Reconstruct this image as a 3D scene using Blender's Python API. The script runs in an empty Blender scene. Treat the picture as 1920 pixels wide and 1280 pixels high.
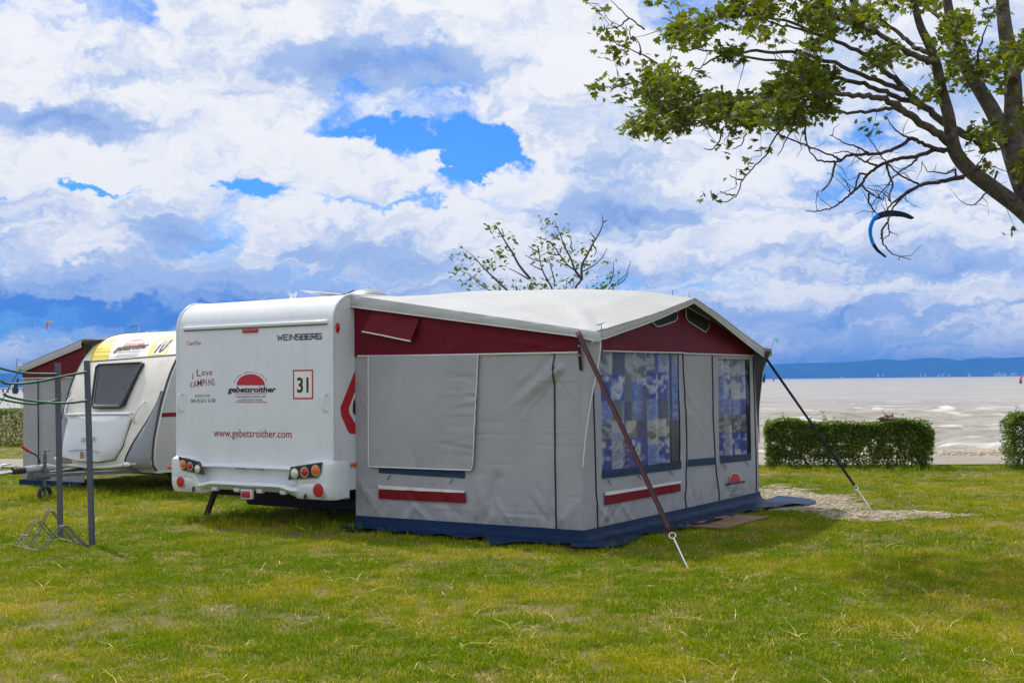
import bpy, bmesh, math, random
import numpy as np
from mathutils import Vector, Matrix

random.seed(7)
rng = np.random.default_rng(7)
scene = bpy.context.scene
COL = scene.collection
R = math.radians

# ------------------------------------------------------------------ camera
FPX, EYE, ROLL = 2260.0, 1.6, R(0.66)
PITCH = math.atan(75 / FPX)
_fw = np.array([0, math.cos(PITCH), math.sin(PITCH)])
_r0 = np.array([1.0, 0, 0])
_u0 = np.cross(_r0, _fw)
_r = _r0 * math.cos(ROLL) - _u0 * math.sin(ROLL)
_u = _u0 * math.cos(ROLL) + _r0 * math.sin(ROLL)
_C = np.array([0, 0, EYE])

cam_data = bpy.data.cameras.new('camera')
cam_data.sensor_width = 36
cam_data.lens = FPX / 1920 * 36
cam_data.clip_start = 0.1
cam_data.clip_end = 40000
cam = bpy.data.objects.new('camera', cam_data)
COL.objects.link(cam)
cam.matrix_world = Matrix(((_r[0], _u[0], -_fw[0], _C[0]), (_r[1], _u[1], -_fw[1], _C[1]), (_r[2], _u[2], -_fw[2], _C[2]), (0, 0, 0, 1)))
scene.camera = cam


def ray(px, py):
    d = _fw * FPX + _r * (px - 960) + _u * (640 - py)
    return d / np.linalg.norm(d)


def gp(px, py, z=0.0):
    d = ray(px, py)
    return _C + d * ((z - EYE) / d[2])


def atY(px, py, Y):
    d = ray(px, py)
    return _C + d * (Y / d[1])


def azel(px, py):
    d = ray(px, py)
    return math.atan2(d[0], d[1]), math.asin(d[2])


# ------------------------------------------------------------------ light
SUN_AZ, SUN_EL = R(-36), R(57)          # azimuth clockwise from +Y
sun_dir = Vector((math.sin(SUN_AZ) * math.cos(SUN_EL), math.cos(SUN_AZ) * math.cos(SUN_EL), math.sin(SUN_EL)))
sd = bpy.data.lights.new('sun', 'SUN')
sd.energy = 4.0
sd.angle = R(0.8)
sd.color = (1.0, 0.94, 0.84)
sun = bpy.data.objects.new('sun', sd)
COL.objects.link(sun)
sun.rotation_euler = sun_dir.to_track_quat('Z', 'Y').to_euler()
sun.location = (0, 0, 30)

scene.view_settings.view_transform = 'Standard'
scene.view_settings.look = 'None'
scene.view_settings.exposure = 0.0
scene.view_settings.gamma = 1.0
scene.view_settings.use_curve_mapping = False
scene.render.engine = 'CYCLES'
scene.cycles.use_denoising = True
scene.cycles.max_bounces = 6
scene.cycles.diffuse_bounces = 3
scene.cycles.glossy_bounces = 3
scene.cycles.transmission_bounces = 4
scene.cycles.transparent_max_bounces = 12
scene.cycles.volume_bounces = 0
scene.cycles.sample_clamp_indirect = 6
scene.cycles.caustics_reflective = False
scene.cycles.caustics_refractive = False


# ------------------------------------------------------------------ node expressions
class X:
    """A scalar socket that builds Math nodes from python operators."""
    nt = None

    def __init__(s, sock):
        s.s = sock

    @staticmethod
    def m(op, *a, clamp=False):
        n = X.nt.nodes.new('ShaderNodeMath')
        n.operation = op
        n.use_clamp = clamp
        for i, v in enumerate(a):
            if isinstance(v, X):
                X.nt.links.new(v.s, n.inputs[i])
            else:
                n.inputs[i].default_value = float(v)
        return X(n.outputs[0])

    def __add__(s, o): return X.m('ADD', s, o)
    __radd__ = __add__
    def __sub__(s, o): return X.m('SUBTRACT', s, o)
    def __rsub__(s, o): return X.m('SUBTRACT', o, s)
    def __mul__(s, o): return X.m('MULTIPLY', s, o)
    __rmul__ = __mul__
    def __truediv__(s, o): return X.m('DIVIDE', s, o)


def sstep(x, a, b):
    n = X.nt.nodes.new('ShaderNodeMapRange')
    n.interpolation_type = 'SMOOTHSTEP'
    n.inputs['From Min'].default_value = a
    n.inputs['From Max'].default_value = b
    X.nt.links.new(x.s, n.inputs['Value'])
    return X(n.outputs[0])


def comb(x, y, z):
    n = X.nt.nodes.new('ShaderNodeCombineXYZ')
    for i, v in enumerate((x, y, z)):
        if isinstance(v, X):
            X.nt.links.new(v.s, n.inputs[i])
        else:
            n.inputs[i].default_value = v
    return n.outputs[0]


def noise(vec, scale, detail=6, rough=.55, dist=0.0):
    n = X.nt.nodes.new('ShaderNodeTexNoise')
    n.inputs['Scale'].default_value = scale
    n.inputs['Detail'].default_value = detail
    n.inputs['Roughness'].default_value = rough
    n.inputs['Distortion'].default_value = dist
    X.nt.links.new(vec, n.inputs['Vector'])
    return X(n.outputs['Fac'])


def mixc(f, a, b, mode='MIX'):
    n = X.nt.nodes.new('ShaderNodeMix')
    n.data_type = 'RGBA'
    n.blend_type = mode
    n.clamp_factor = True
    for s_, v in ((n.inputs[0], f), (n.inputs[6], a), (n.inputs[7], b)):
        if isinstance(v, X):
            X.nt.links.new(v.s, s_)
        elif isinstance(v, bpy.types.NodeSocket):
            X.nt.links.new(v, s_)
        elif isinstance(v, (int, float)):
            s_.default_value = v
        else:
            s_.default_value = (*v[:3], 1)
    return n.outputs[2]


# ------------------------------------------------------------------ world: blue sky seen through broken cloud
world = bpy.data.worlds.new('World')
scene.world = world
world.use_nodes = True
nt = world.node_tree
nt.nodes.clear()
X.nt = nt
out = nt.nodes.new('ShaderNodeOutputWorld')
bg = nt.nodes.new('ShaderNodeBackground')
nt.links.new(bg.outputs[0], out.inputs[0])
sky = nt.nodes.new('ShaderNodeTexSky')
sky.sky_type = 'NISHITA'
sky.sun_disc = False
sky.sun_elevation = SUN_EL
sky.sun_rotation = SUN_AZ
sky.air_density = 1.0
sky.dust_density = 0.3
sky.ozone_density = 2.5
tc = nt.nodes.new('ShaderNodeTexCoord')
sep = nt.nodes.new('ShaderNodeSeparateXYZ')
nt.links.new(tc.outputs['Generated'], sep.inputs[0])
dx, dy, dz = (X(o) for o in sep.outputs)
az0 = X.m('ARCTAN2', dx, dy)
el0 = X.m('MAXIMUM', X.m('ARCSINE', dz), 0.0)


def n2d(x, y, detail, rough=.56, kind='FBM', **kw):
    n = nt.nodes.new('ShaderNodeTexNoise')
    n.noise_dimensions = '2D'
    n.noise_type = kind
    n.inputs['Scale'].default_value = 1.0
    n.inputs['Detail'].default_value = detail
    n.inputs['Roughness'].default_value = rough
    for k_, v_ in kw.items():
        n.inputs[k_].default_value = v_
    nt.links.new(comb(x, y, 0.0), n.inputs['Vector'])
    return X(n.outputs['Fac'])


def ma(a, b, c):
    return X.m('MULTIPLY_ADD', a, b, c)


# ragged outlines: the direction is jittered before clouds are looked up
wx1 = n2d(az0 * 21, el0 * 30, 4, .62)
wx2 = n2d(ma(az0, 21, 40.0), ma(el0, 30, 17.0), 4, .62)
az = ma(wx1 - .5, .080, az0)
el = ma(wx2 - .5, .050, el0)
qx = az * 5.2 - 1.04
qy = X.m('LOGARITHM', el + .085, math.e) * 2.6


def blobs(lst):
    tot = None
    for (px, py, sx, sy, amp) in lst:
        a0, e0 = azel(px, py)
        ku, kv = FPX / sx, FPX / sy
        u = ma(az, ku, -a0 * ku)
        v = ma(el, kv, -e0 * kv)
        g = X.m('POWER', math.exp(-1), ma(u, u, v * v))
        tot = g * amp if tot is None else ma(g, amp, tot)
    return tot


LX, LY = -.030, .060                     # a step towards the light: above and to the left
n1 = n2d(qx, qy, 8, .54)
n1b = n2d(qx + LX, qy + LY, 8, .54)
b1 = n2d(qx * 2.3, qy * 2.0, 5, .5, 'RIDGED_MULTIFRACTAL', Offset=1.0, Gain=2.0)
b1b = n2d((qx + LX) * 2.3, (qy + LY) * 2.0, 5, .5, 'RIDGED_MULTIFRACTAL', Offset=1.0, Gain=2.0)
n2 = n2d(ma(qx, .55, 3.1), ma(qy, .55, 1.7), 4)
n3 = n2d(ma(qx, 1.9, 7.7), ma(qy, 2.2, 2.2), 5, .6)
gaps = blobs([(790, 255, 150, 18, -.36), (900, 318, 85, 46, -.34), (690, 372, 130, 16, -.33), (935, 270, 60, 32, -.32),
              (445, 362, 60, 15, -.36), (190, 362, 75, 12, -.42), (20, 350, 40, 10, -.3),
              (1180, 475, 110, 16, -.18), (1620, 250, 90, 22, -.22), (1360, 340, 50, 18, -.16), (1530, 545, 160, 10, -.1),
              (820, 295, 34, 34, .50), (878, 285, 16, 22, .30), (905, 345, 26, 14, .34), (760, 262, 26, 8, .22), (750, 345, 55, 18, .32), (850, 395, 45, 45, .5), (640, 300, 70, 30, .22), (945, 325, 22, 25, .3), (1060, 300, 90, 80, .25),
              (940, 8, 60, 22, -.14)])
dens = n1 + n2 * .30 - b1 * .05 + gaps
cover = sstep(dens, .33, .545)
darks = blobs([(690, 128, 150, 34, 1.35), (810, 105, 60, 26, .5), (110, 226, 125, 28, 1.4), (160, 540, 330, 55, .55), (60, 600, 330, 48, 1.15), (300, 590, 220, 40, .5),
               (1200, 405, 130, 30, 1.2), (1130, 320, 110, 70, .45), (320, 435, 60, 32, .8), (740, 480, 90, 28, .7),
               (560, 470, 120, 26, .4), (1750, 500, 180, 24, .55), (1540, 385, 120, 40, .3), (1420, 590, 260, 18, .30), (1750, 590, 300, 14, .30),
               (600, 560, 240, 26, .4), (340, 130, 150, 60, .25), (1850, 120, 80, 50, .3)])
relief = (n1 - n1b) * 2.6 - (b1 - b1b) * .10
lowsky = sstep(el0 * -1.0, -.19, -.03)   # nearer the horizon one looks at the clouds' flat undersides
shade = darks * (n3 * 1.1 + .42) - relief + (n2 - .47) * 1.0 + (n3 - .5) * .75 + lowsky * .16 + .06
shade = X.m('MAXIMUM', shade, 0.0)
c_lit = (0.985, 0.985, 1.0)
c_mid = (0.43, 0.575, 0.88)
c_drk = (0.085, 0.26, 0.76)
cc = mixc(sstep(shade, 0.0, .60), c_lit, c_mid)
cc = mixc(sstep(shade, .55, 1.45), cc, mixc(sstep(el0, .09, .15), c_drk, (.27, .42, .80)))
blue = mixc(1.0, sky.outputs[0], (0.030, 0.078, 0.145), 'MULTIPLY')
final = mixc(cover, blue, cc)
nt.links.new(final, bg.inputs[0])
bg.inputs[1].default_value = 0.98


# ------------------------------------------------------------------ materials
def mat(name, col, rough=.6, metal=0.0, var=0.0, vscale=6.0, bump=0.0, bscale=60.0, coat=0.0, spec=.5, coords='Object', dirt=None, dscale=2.0, streak=None):
    m = bpy.data.materials.new(name)
    m.use_nodes = True
    t = m.node_tree
    X.nt = t
    p = t.nodes['Principled BSDF']
    p.inputs['Base Color'].default_value = (*col, 1)
    p.inputs['Roughness'].default_value = rough
    p.inputs['Metallic'].default_value = metal
    p.inputs['Coat Weight'].default_value = coat
    p.inputs['Specular IOR Level'].default_value = spec
    c = t.nodes.new('ShaderNodeTexCoord').outputs[coords]
    if var or dirt:
        cur = mixc(0.0, col, col)
        if var:
            f = noise(c, vscale, 6, .6)
            cur = mixc(sstep(f, .3, .7), tuple(x * (1 - var) for x in col), tuple(min(1, x * (1 + var)) for x in col))
        if dirt:
            f = sstep(noise(c, dscale, 8, .65), .48, .75)
            cur = mixc(f * dirt[3], cur, dirt[:3])
        t.links.new(cur, p.inputs['Base Color'])
    if bump:
        b = t.nodes.new('ShaderNodeBump')
        b.inputs['Strength'].default_value = bump
        b.inputs['Distance'].default_value = .02
        t.links.new(noise(c, bscale, 5, .6).s, b.inputs['Height'])
        t.links.new(b.outputs[0], p.inputs['Normal'])
    return m


MT = {}
MT['van_white'] = mat('white_panel', (.735, .775, .825), .32, coat=.25, var=.03, vscale=1.5, bump=.03, bscale=3.0, dirt=(.50, .49, .45, .22), dscale=1.3)
MT['van_grey_shaded'] = mat('grey_shaded_panel', (.42, .43, .435), .4, coat=.1, var=.04, vscale=2, dirt=(.42, .41, .38, .3), dscale=2)  # grey hitch cover, and caravan 10's side with its shade in the colour
MT['van_cream'] = mat('cream_panel', (.78, .755, .68), .36, coat=.2, var=.04, vscale=1.6, bump=.03, bscale=3, dirt=(.45, .42, .34, .35), dscale=2.2)
MT['silver'] = mat('silver_plastic', (.27, .29, .315), .4, .2, var=.05, vscale=3, dirt=(.36, .35, .32, .4), dscale=3)
MT['alu'] = mat('aluminium_trim', (.70, .72, .74), .35, .6, var=.05)
MT['galv'] = mat('galvanised_steel', (.115, .125, .145), .5, .3, var=.18, vscale=14, bump=.08, bscale=40)
MT['post'] = mat('painted_post', (.085, .10, .13), .55, .2, var=.15, vscale=12, bump=.06, bscale=50)
MT['black'] = mat('black_rubber', (.018, .019, .022), .55, var=.2, vscale=10)
MT['dark'] = mat('dark_underbody', (.022, .022, .024), .8)
MT['red_lens'] = mat('red_lens', (.46, .008, .018), .18, coat=.6)
MT['orange_lens'] = mat('orange_lens', (.80, .13, .01), .18, coat=.6)
MT['clear_lens'] = mat('clear_lens', (.72, .74, .76), .12, .3, coat=.8)
MT['chrome'] = mat('chrome', (.75, .76, .78), .15, 1.0)
MT['ink_black'] = mat('black_print', (.014, .014, .018), .5)
MT['ink_grey'] = mat('grey_print', (.16, .17, .18), .5)
MT['ink_red'] = mat('red_print', (.52, .012, .025), .45)
MT['ink_wine'] = mat('wine_print', (.30, .03, .06), .5)
MT['ink_orange'] = mat('orange_print', (.70, .10, .03), .5)
MT['ink_white'] = mat('white_print', (.82, .82, .82), .5)
MT['ink_yellow'] = mat('yellow_print', (.85, .68, .12), .5, var=.04)
MT['banner'] = mat('banner_white', (.80, .79, .80), .5, var=.03)
MT['ink_pink'] = mat('faded_red_print', (.78, .16, .19), .5)
MT['ink_lilac'] = mat('faded_grey_print', (.42, .38, .42), .5)
MT['ink_olive'] = mat('faded_dark_print', (.42, .34, .08), .5)


_m = MT['van_white']
X.nt = _m.node_tree
_c = _m.node_tree.nodes.new('ShaderNodeTexCoord').outputs['Object']
_mp = _m.node_tree.nodes.new('ShaderNodeMapping')
_mp.inputs['Scale'].default_value = (9, 9, .55)
_m.node_tree.links.new(_c, _mp.inputs[0])
_p = _m.node_tree.nodes['Principled BSDF']
_src = _p.inputs['Base Color'].links[0].from_socket
_f = sstep(noise(_mp.outputs[0], 1.6, 6, .62), .52, .80) * .30
_m.node_tree.links.new(mixc(_f, _src, (.46, .45, .42)), _p.inputs['Base Color'])


def fabric(name, col, rough=.75, var=.05, weave=420, spec=.25, stain=None):
    m = mat(name, col, rough, var=var, vscale=1.7, spec=spec, dirt=stain, dscale=1.4)
    t = m.node_tree
    X.nt = t
    c = t.nodes.new('ShaderNodeTexCoord').outputs['Object']
    b1 = t.nodes.new('ShaderNodeBump')
    b1.inputs['Strength'].default_value = .6
    b1.inputs['Distance'].default_value = .03
    n = noise(c, 2.2, 4, .55, .6)
    t.links.new(n.s, b1.inputs['Height'])
    b2 = t.nodes.new('ShaderNodeBump')
    b2.inputs['Strength'].default_value = .12
    b2.inputs['Distance'].default_value = .004
    t.links.new(noise(c, weave, 2).s, b2.inputs['Height'])
    t.links.new(b1.outputs[0], b2.inputs['Normal'])
    t.links.new(b2.outputs[0], t.nodes['Principled BSDF'].inputs['Normal'])
    return m


MT['canvas'] = fabric('grey_canvas', (.385, .395, .430), spec=.12, stain=(.34, .34, .33, .5))
_m = MT['canvas']
X.nt = _m.node_tree
_c = _m.node_tree.nodes.new('ShaderNodeTexCoord').outputs['Object']
_sp = _m.node_tree.nodes.new('ShaderNodeSeparateXYZ')
_m.node_tree.links.new(_c, _sp.inputs[0])
_p = _m.node_tree.nodes['Principled BSDF']
_src = _p.inputs['Base Color'].links[0].from_socket
_f = sstep(noise(_c, 7.0, 8, .7) - X(_sp.outputs[2]) * .55, .24, .50) * .36
_f2 = sstep(noise(_c, 3.1, 7, .7), .58, .72) * .22
_col = mixc(_f, _src, (.24, .215, .165))
_m.node_tree.links.new(mixc(_f2, _col, (.27, .275, .25)), _p.inputs['Base Color'])
MT['canvas_shaded'] = fabric('shaded_grey_canvas', (.13, .138, .132), spec=.08)  # the grey canvas again, darkened to paint in shade
MT['roofpvc'] = fabric('pale_roof_sheeting', (.47, .485, .495), .5, spec=.3, stain=(.41, .41, .39, .35))
MT['valance'] = fabric('light_grey_valance', (.47, .485, .495), .55, spec=.4)
MT['maroon'] = fabric('maroon_sheeting', (.145, .013, .022), .5, spec=.08)
MT['maroon_strip'] = fabric('maroon_strip', (.19, .012, .018), .6, spec=.1)
MT['navy'] = fabric('navy_skirt', (.008, .026, .075), .5, spec=.10, stain=(.014, .042, .11, .5))
MT['navy_strip'] = fabric('navy_strip', (.030, .055, .11), .6, spec=.1)
MT['piping'] = mat('white_piping', (.74, .74, .73), .5)
MT['zip'] = mat('dark_zip', (.012, .016, .03), .5)
MT['mesh'] = mat('black_mesh', (.012, .013, .015), .8)
MT['webbing'] = mat('black_webbing', (.015, .015, .018), .8, bump=.2, bscale=200)
MT['webbing_red'] = mat('maroon_webbing', (.13, .008, .022), .75, bump=.2, bscale=200)
MT['brass'] = mat('brass_eyelet', (.40, .24, .10), .4, .7)
MT['grn_arm'] = mat('green_coating', (.012, .10, .07), .45, var=.15)
MT['bark'] = mat('grey_bark', (.105, .090, .078), .9, var=.5, vscale=14, bump=1.0, bscale=34, dirt=(.17, .13, .035, .55), dscale=5)
MT['twig'] = mat('brown_twig', (.058, .043, .036), .85, var=.25, vscale=9)
MT['mat_brown'] = fabric('brown_doormat', (.26, .17, .135), .9, var=.15)
MT['kite_blue'] = mat('blue_kite', (.005, .17, .62), .8, spec=.05)
MT['kite_black'] = mat('black_kite', (.008, .012, .03), .8, spec=.05)
MT['kite_green'] = mat('green_kite', (.05, .55, .22), .5)
MT['kite_red'] = mat('red_kite', (.75, .14, .12), .5)
MT['kite_teal'] = mat('teal_kite', (.05, .32, .48), .5)
MT['kite_white'] = mat('white_kite', (.80, .85, .84), .5)
MT['sail_pink'] = mat('pink_sail', (.72, .25, .32), .5)
MT['wetsuit'] = mat('dark_wetsuit', (.02, .022, .03), .7)
MT['timber'] = mat('grey_timber', (.12, .10, .11), .85, var=.2)


def glass_mat(name, tint=(1, 1, 1), gloss=.18, rough=.08):
    m = bpy.data.materials.new(name)
    m.use_nodes = True
    t = m.node_tree
    t.nodes.clear()
    X.nt = t
    o = t.nodes.new('ShaderNodeOutputMaterial')
    tr = t.nodes.new('ShaderNodeBsdfTransparent')
    tr.inputs[0].default_value = (*tint, 1)
    gl = t.nodes.new('ShaderNodeBsdfGlossy')
    gl.inputs['Roughness'].default_value = rough
    lw = t.nodes.new('ShaderNodeLayerWeight')
    lw.inputs[0].default_value = .35
    mx = t.nodes.new('ShaderNodeMixShader')
    t.links.new((X(lw.outputs['Fresnel']) * .35 + gloss).s, mx.inputs[0])
    t.links.new(tr.outputs[0], mx.inputs[1])
    t.links.new(gl.outputs[0], mx.inputs[2])
    c = t.nodes.new('ShaderNodeTexCoord').outputs['Object']
    b = t.nodes.new('ShaderNodeBump')
    b.inputs['Strength'].default_value = .3
    b.inputs['Distance'].default_value = .03
    t.links.new(noise(c, 3.0, 3).s, b.inputs['Height'])
    t.links.new(b.outputs[0], gl.inputs['Normal'])
    t.links.new(mx.outputs[0], o.inputs[0])
    return m


MT['vinyl'] = glass_mat('clear_vinyl', (.95, .955, .96), .015, .12)
m = mat('tinted_window', (.022, .026, .034), .10, coat=.35)
MT['tint'] = m


def leaf_mat(name, c1, c2, c3, trans=.35, rough=.45):
    m = bpy.data.materials.new(name)
    m.use_nodes = True
    t = m.node_tree
    X.nt = t
    p = t.nodes['Principled BSDF']
    g = t.nodes.new('ShaderNodeNewGeometry')
    rnd = X(g.outputs['Random Per Island'])
    c = t.nodes.new('ShaderNodeTexCoord').outputs['Object']
    f = noise(c, 1.3, 4, .6)
    col = mixc(rnd, c1, c2)
    col = mixc(sstep(f, .50, .72) * .7, col, c3)
    t.links.new(col, p.inputs['Base Color'])
    p.inputs['Roughness'].default_value = rough
    p.inputs['Specular IOR Level'].default_value = .35
    tl = t.nodes.new('ShaderNodeBsdfTranslucent')
    t.links.new(mixc(1.0, col, (1.5, 1.6, .6), 'MULTIPLY'), tl.inputs[0])
    mx = t.nodes.new('ShaderNodeMixShader')
    mx.inputs[0].default_value = trans
    t.links.new(p.outputs[0], mx.inputs[1])
    t.links.new(tl.outputs[0], mx.inputs[2])
    t.links.new(mx.outputs[0], t.nodes['Material Output'].inputs[0])
    return m


MT['leaf'] = leaf_mat('tree_leaf', (.070, .098, .010), (.150, .180, .010), (.25, .235, .012), .42)
MT['leaf2'] = leaf_mat('pale_tree_leaf', (.07, .105, .022), (.12, .155, .030), (.14, .17, .04), .4)
MT['hedge'] = leaf_mat('hedge_leaf', (.085, .150, .010), (.175, .245, .014), (.20, .25, .02), .12)


# ------------------------------------------------------------------ mesh helpers
class MB:
    def __init__(s):
        s.v, s.f = [], []

    def add(s, v, f):
        o = len(s.v)
        s.v.extend([tuple(map(float, p)) for p in v])
        s.f.extend([tuple(i + o for i in q) for q in f])
        return s

    def box(s, x0, x1, y0, y1, z0, z1, bev=0.0):
        if bev:
            bm = bmesh.new()
            bmesh.ops.create_cube(bm, size=1)
            for v in bm.verts:
                v.co = Vector(((x0 + x1) / 2 + v.co.x * (x1 - x0), (y0 + y1) / 2 + v.co.y * (y1 - y0), (z0 + z1) / 2 + v.co.z * (z1 - z0)))
            bmesh.ops.bevel(bm, geom=bm.edges[:], offset=bev, segments=2, affect='EDGES', profile=.5)
            bm.verts.ensure_lookup_table()
            s.add([v.co for v in bm.verts], [[v.index for v in f.verts] for f in bm.faces])
            bm.free()
            return s
        v = [(x, y, z) for x in (x0, x1) for y in (y0, y1) for z in (z0, z1)]
        return s.add(v, [(0, 1, 3, 2), (4, 6, 7, 5), (0, 4, 5, 1), (2, 3, 7, 6), (0, 2, 6, 4), (1, 5, 7, 3)])

    def tube(s, pts, rad, n=8, cap=True, flat=1.0):
        P = [Vector(p) for p in pts]
        if not hasattr(rad, '__len__'):
            rad = [rad] * len(P)
        rings, prev = [], None
        for i, p in enumerate(P):
            t = (P[min(i + 1, len(P) - 1)] - P[max(i - 1, 0)])
            t = t.normalized() if t.length > 1e-9 else Vector((0, 0, 1))
            if prev is None:
                a = Vector((0, 0, 1)) if abs(t.z) < .9 else Vector((1, 0, 0))
                nrm = (a - t * a.dot(t)).normalized()
            else:
                nrm = (prev - t * prev.dot(t))
                nrm = nrm.normalized() if nrm.length > 1e-6 else prev
            prev = nrm
            b = t.cross(nrm)
            rings.append([p + (nrm * math.cos(k * 2 * math.pi / n) + b * math.sin(k * 2 * math.pi / n) * flat) * rad[i] for k in range(n)])
        v = [q for r_ in rings for q in r_]
        f = []
        for i in range(len(P) - 1):
            for k in range(n):
                a, b2 = i * n + k, i * n + (k + 1) % n
                f.append((a, b2, b2 + n, a + n))
        if cap:
            f.append(tuple(range(n - 1, -1, -1)))
            f.append(tuple((len(P) - 1) * n + k for k in range(n)))
        return s.add(v, f)

    def disc(s, c, ax, up, rx, ry, th, n=28, dome=0.0):
        """A round lens or plate: centre c, facing ax, up direction up."""
        c, ax, up = Vector(c), Vector(ax).normalized(), Vector(up).normalized()
        rt = up.cross(ax)
        o = len(s.v)
        v = []
        for rr, hh in ((1, 0), (1, th), (.82, th + dome * .6), (.45, th + dome * .92)):
            v += [c + (rt * math.cos(a) * rx + up * math.sin(a) * ry) * rr + ax * hh for a in [k * 2 * math.pi / n for k in range(n)]]
        v.append(c + ax * (th + dome))
        f = []
        for j in range(3):
            f += [(j * n + k, j * n + (k + 1) % n, (j + 1) * n + (k + 1) % n, (j + 1) * n + k) for k in range(n)]
        f += [(3 * n + k, 3 * n + (k + 1) % n, 4 * n) for k in range(n)]
        return s.add(v, f)

    def prism(s, poly, ax, th):
        """Extrude a planar polygon (3d points) along ax by th."""
        ax = Vector(ax)
        n = len(poly)
        v = [Vector(p) for p in poly] + [Vector(p) + ax * th for p in poly]
        return s.add(v, [tuple(range(n - 1, -1, -1)), tuple(range(n, 2 * n))] + [(k, (k + 1) % n, (k + 1) % n + n, k + n) for k in range(n)])

    def build(s, name, material, parent=None, smooth=None):
        me = bpy.data.meshes.new(name)
        me.from_pydata(s.v, [], s.f)
        me.update()
        bm = bmesh.new()
        bm.from_mesh(me)
        bmesh.ops.recalc_face_normals(bm, faces=bm.faces)
        bm.to_mesh(me)
        bm.free()
        return mesh_obj(name, me, material, parent, smooth)


def mesh_obj(name, me, material, parent=None, smooth=None):
    if material:
        me.materials.append(MT[material] if isinstance(material, str) else material)
    if smooth is not None:
        me.polygons.foreach_set('use_smooth', [True] * len(me.polygons))
        if smooth < 180:
            me.set_sharp_from_angle(angle=R(smooth))
    o = bpy.data.objects.new(name, me)
    COL.objects.link(o)
    if parent:
        o.parent = parent
    return o


def np_mesh(name, V, Fq, material, parent=None, smooth=180, cols=None):
    me = bpy.data.meshes.new(name)
    V = np.asarray(V, dtype=np.float32)
    Fq = np.asarray(Fq, dtype=np.int32)
    k = Fq.shape[1]
    me.vertices.add(len(V))
    me.vertices.foreach_set('co', V.ravel())
    me.loops.add(Fq.size)
    me.loops.foreach_set('vertex_index', Fq.ravel())
    me.polygons.add(len(Fq))
    me.polygons.foreach_set('loop_start', np.arange(0, Fq.size, k, dtype=np.int32))
    me.update(calc_edges=True)
    me.validate()
    if cols is not None:
        at = me.color_attributes.new('print', 'FLOAT_COLOR', 'POINT')
        at.data.foreach_set('color', np.concatenate([cols, np.ones((len(cols), 1))], 1).astype(np.float32).ravel())
    return mesh_obj(name, me, material, parent, smooth)


def grid(name, P, material, parent=None, mask=None, smooth=180, cols=None):
    """P: (a, b, 3) array of points."""
    a, b = P.shape[:2]
    i, j = np.meshgrid(np.arange(a - 1), np.arange(b - 1), indexing='ij')
    F_ = np.stack([i * b + j, (i + 1) * b + j, (i + 1) * b + j + 1, i * b + j + 1], -1)
    if mask is not None:
        F_ = F_[mask]
    return np_mesh(name, P.reshape(-1, 3), F_.reshape(-1, 4), material, parent, smooth, None if cols is None else cols.reshape(-1, 3))


def tag(o, label=None, cat=None, group=None, kind=None):
    if label: o['label'] = label
    if cat: o['category'] = cat
    if group: o['group'] = group
    if kind: o['kind'] = kind
    return o


def thing(name, label, cat, loc=(0, 0, 0), rz=0.0, group=None):
    o = bpy.data.objects.new(name, None)
    o.empty_display_size = .2
    COL.objects.link(o)
    o.location = Vector(loc)
    o.rotation_euler = (0, 0, rz)
    return tag(o, label, cat, group)


class Frame:
    def __init__(s, o, ang):
        s.o, s.ang = np.array(o, float), ang
        s.ax = np.array([[math.cos(ang), math.sin(ang), 0], [-math.sin(ang), math.cos(ang), 0], [0, 0, 1.0]])

    def w(s, x, y, z):
        return s.o + s.ax[0] * x + s.ax[1] * y + s.ax[2] * z

    def l(s, p):
        return s.ax @ (np.array(p) - s.o)

    def pix(s, px, py, axis, val):
        d = ray(px, py)
        n = s.ax[axis]
        t = (val - n @ (_C - s.o)) / (n @ d)
        return s.l(_C + d * t)


def smooth01(x):
    x = np.clip(x, 0, 1)
    return x * x * (3 - 2 * x)


def hash_noise(x, y, seed=0):
    """cheap smooth 2d value noise on arrays"""
    xi, yi = np.floor(x).astype(int), np.floor(y).astype(int)
    xf, yf = smooth01(x - xi), smooth01(y - yi)

    def h(a, b):
        v = np.sin(a * 127.1 + b * 311.7 + seed * 74.7) * 43758.5453
        return v - np.floor(v)
    return (h(xi, yi) * (1 - xf) + h(xi + 1, yi) * xf) * (1 - yf) + (h(xi, yi + 1) * (1 - xf) + h(xi + 1, yi + 1) * xf) * yf


def fbm(x, y, seed=0, oct=4):
    t, a = 0, .5
    for k in range(oct):
        t = t + a * hash_noise(x * 2 ** k, y * 2 ** k, seed + k)
        a *= .5
    return t


def creases(a, b, lst):
    d = np.zeros_like(a)
    for (a0, b0, a1, b1, w, amp) in lst:
        L2 = (a1 - a0) ** 2 + (b1 - b0) ** 2
        t = np.clip(((a - a0) * (a1 - a0) + (b - b0) * (b1 - b0)) / L2, 0, 1)
        dist = np.hypot(a - a0 - t * (a1 - a0), b - b0 - t * (b1 - b0))
        d += amp * np.exp(-(dist / w) ** 2) * (1 - .7 * t)
    return d


_font_cache = {}


def text_poly(s, bold=0.0, shear=0.0):
    """letter outlines as (verts Nx2, faces), unit cap size"""
    key = (s, bold, shear)
    if key in _font_cache:
        return _font_cache[key]
    cu = bpy.data.curves.new('t', 'FONT')
    cu.body = s
    cu.size = 1
    cu.offset = bold
    cu.shear = shear
    cu.resolution_u = 3
    o = bpy.data.objects.new('t', cu)
    COL.objects.link(o)
    bpy.context.view_layer.update()
    me = bpy.data.meshes.new_from_object(o.evaluated_get(bpy.context.evaluated_depsgraph_get()))
    v = np.array([q.co[:2] for q in me.vertices])
    f = [tuple(p.vertices) for p in me.polygons]
    bpy.data.objects.remove(o)
    bpy.data.curves.remove(cu)
    bpy.data.meshes.remove(me)
    _font_cache[key] = (v, f)
    return v, f


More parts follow.
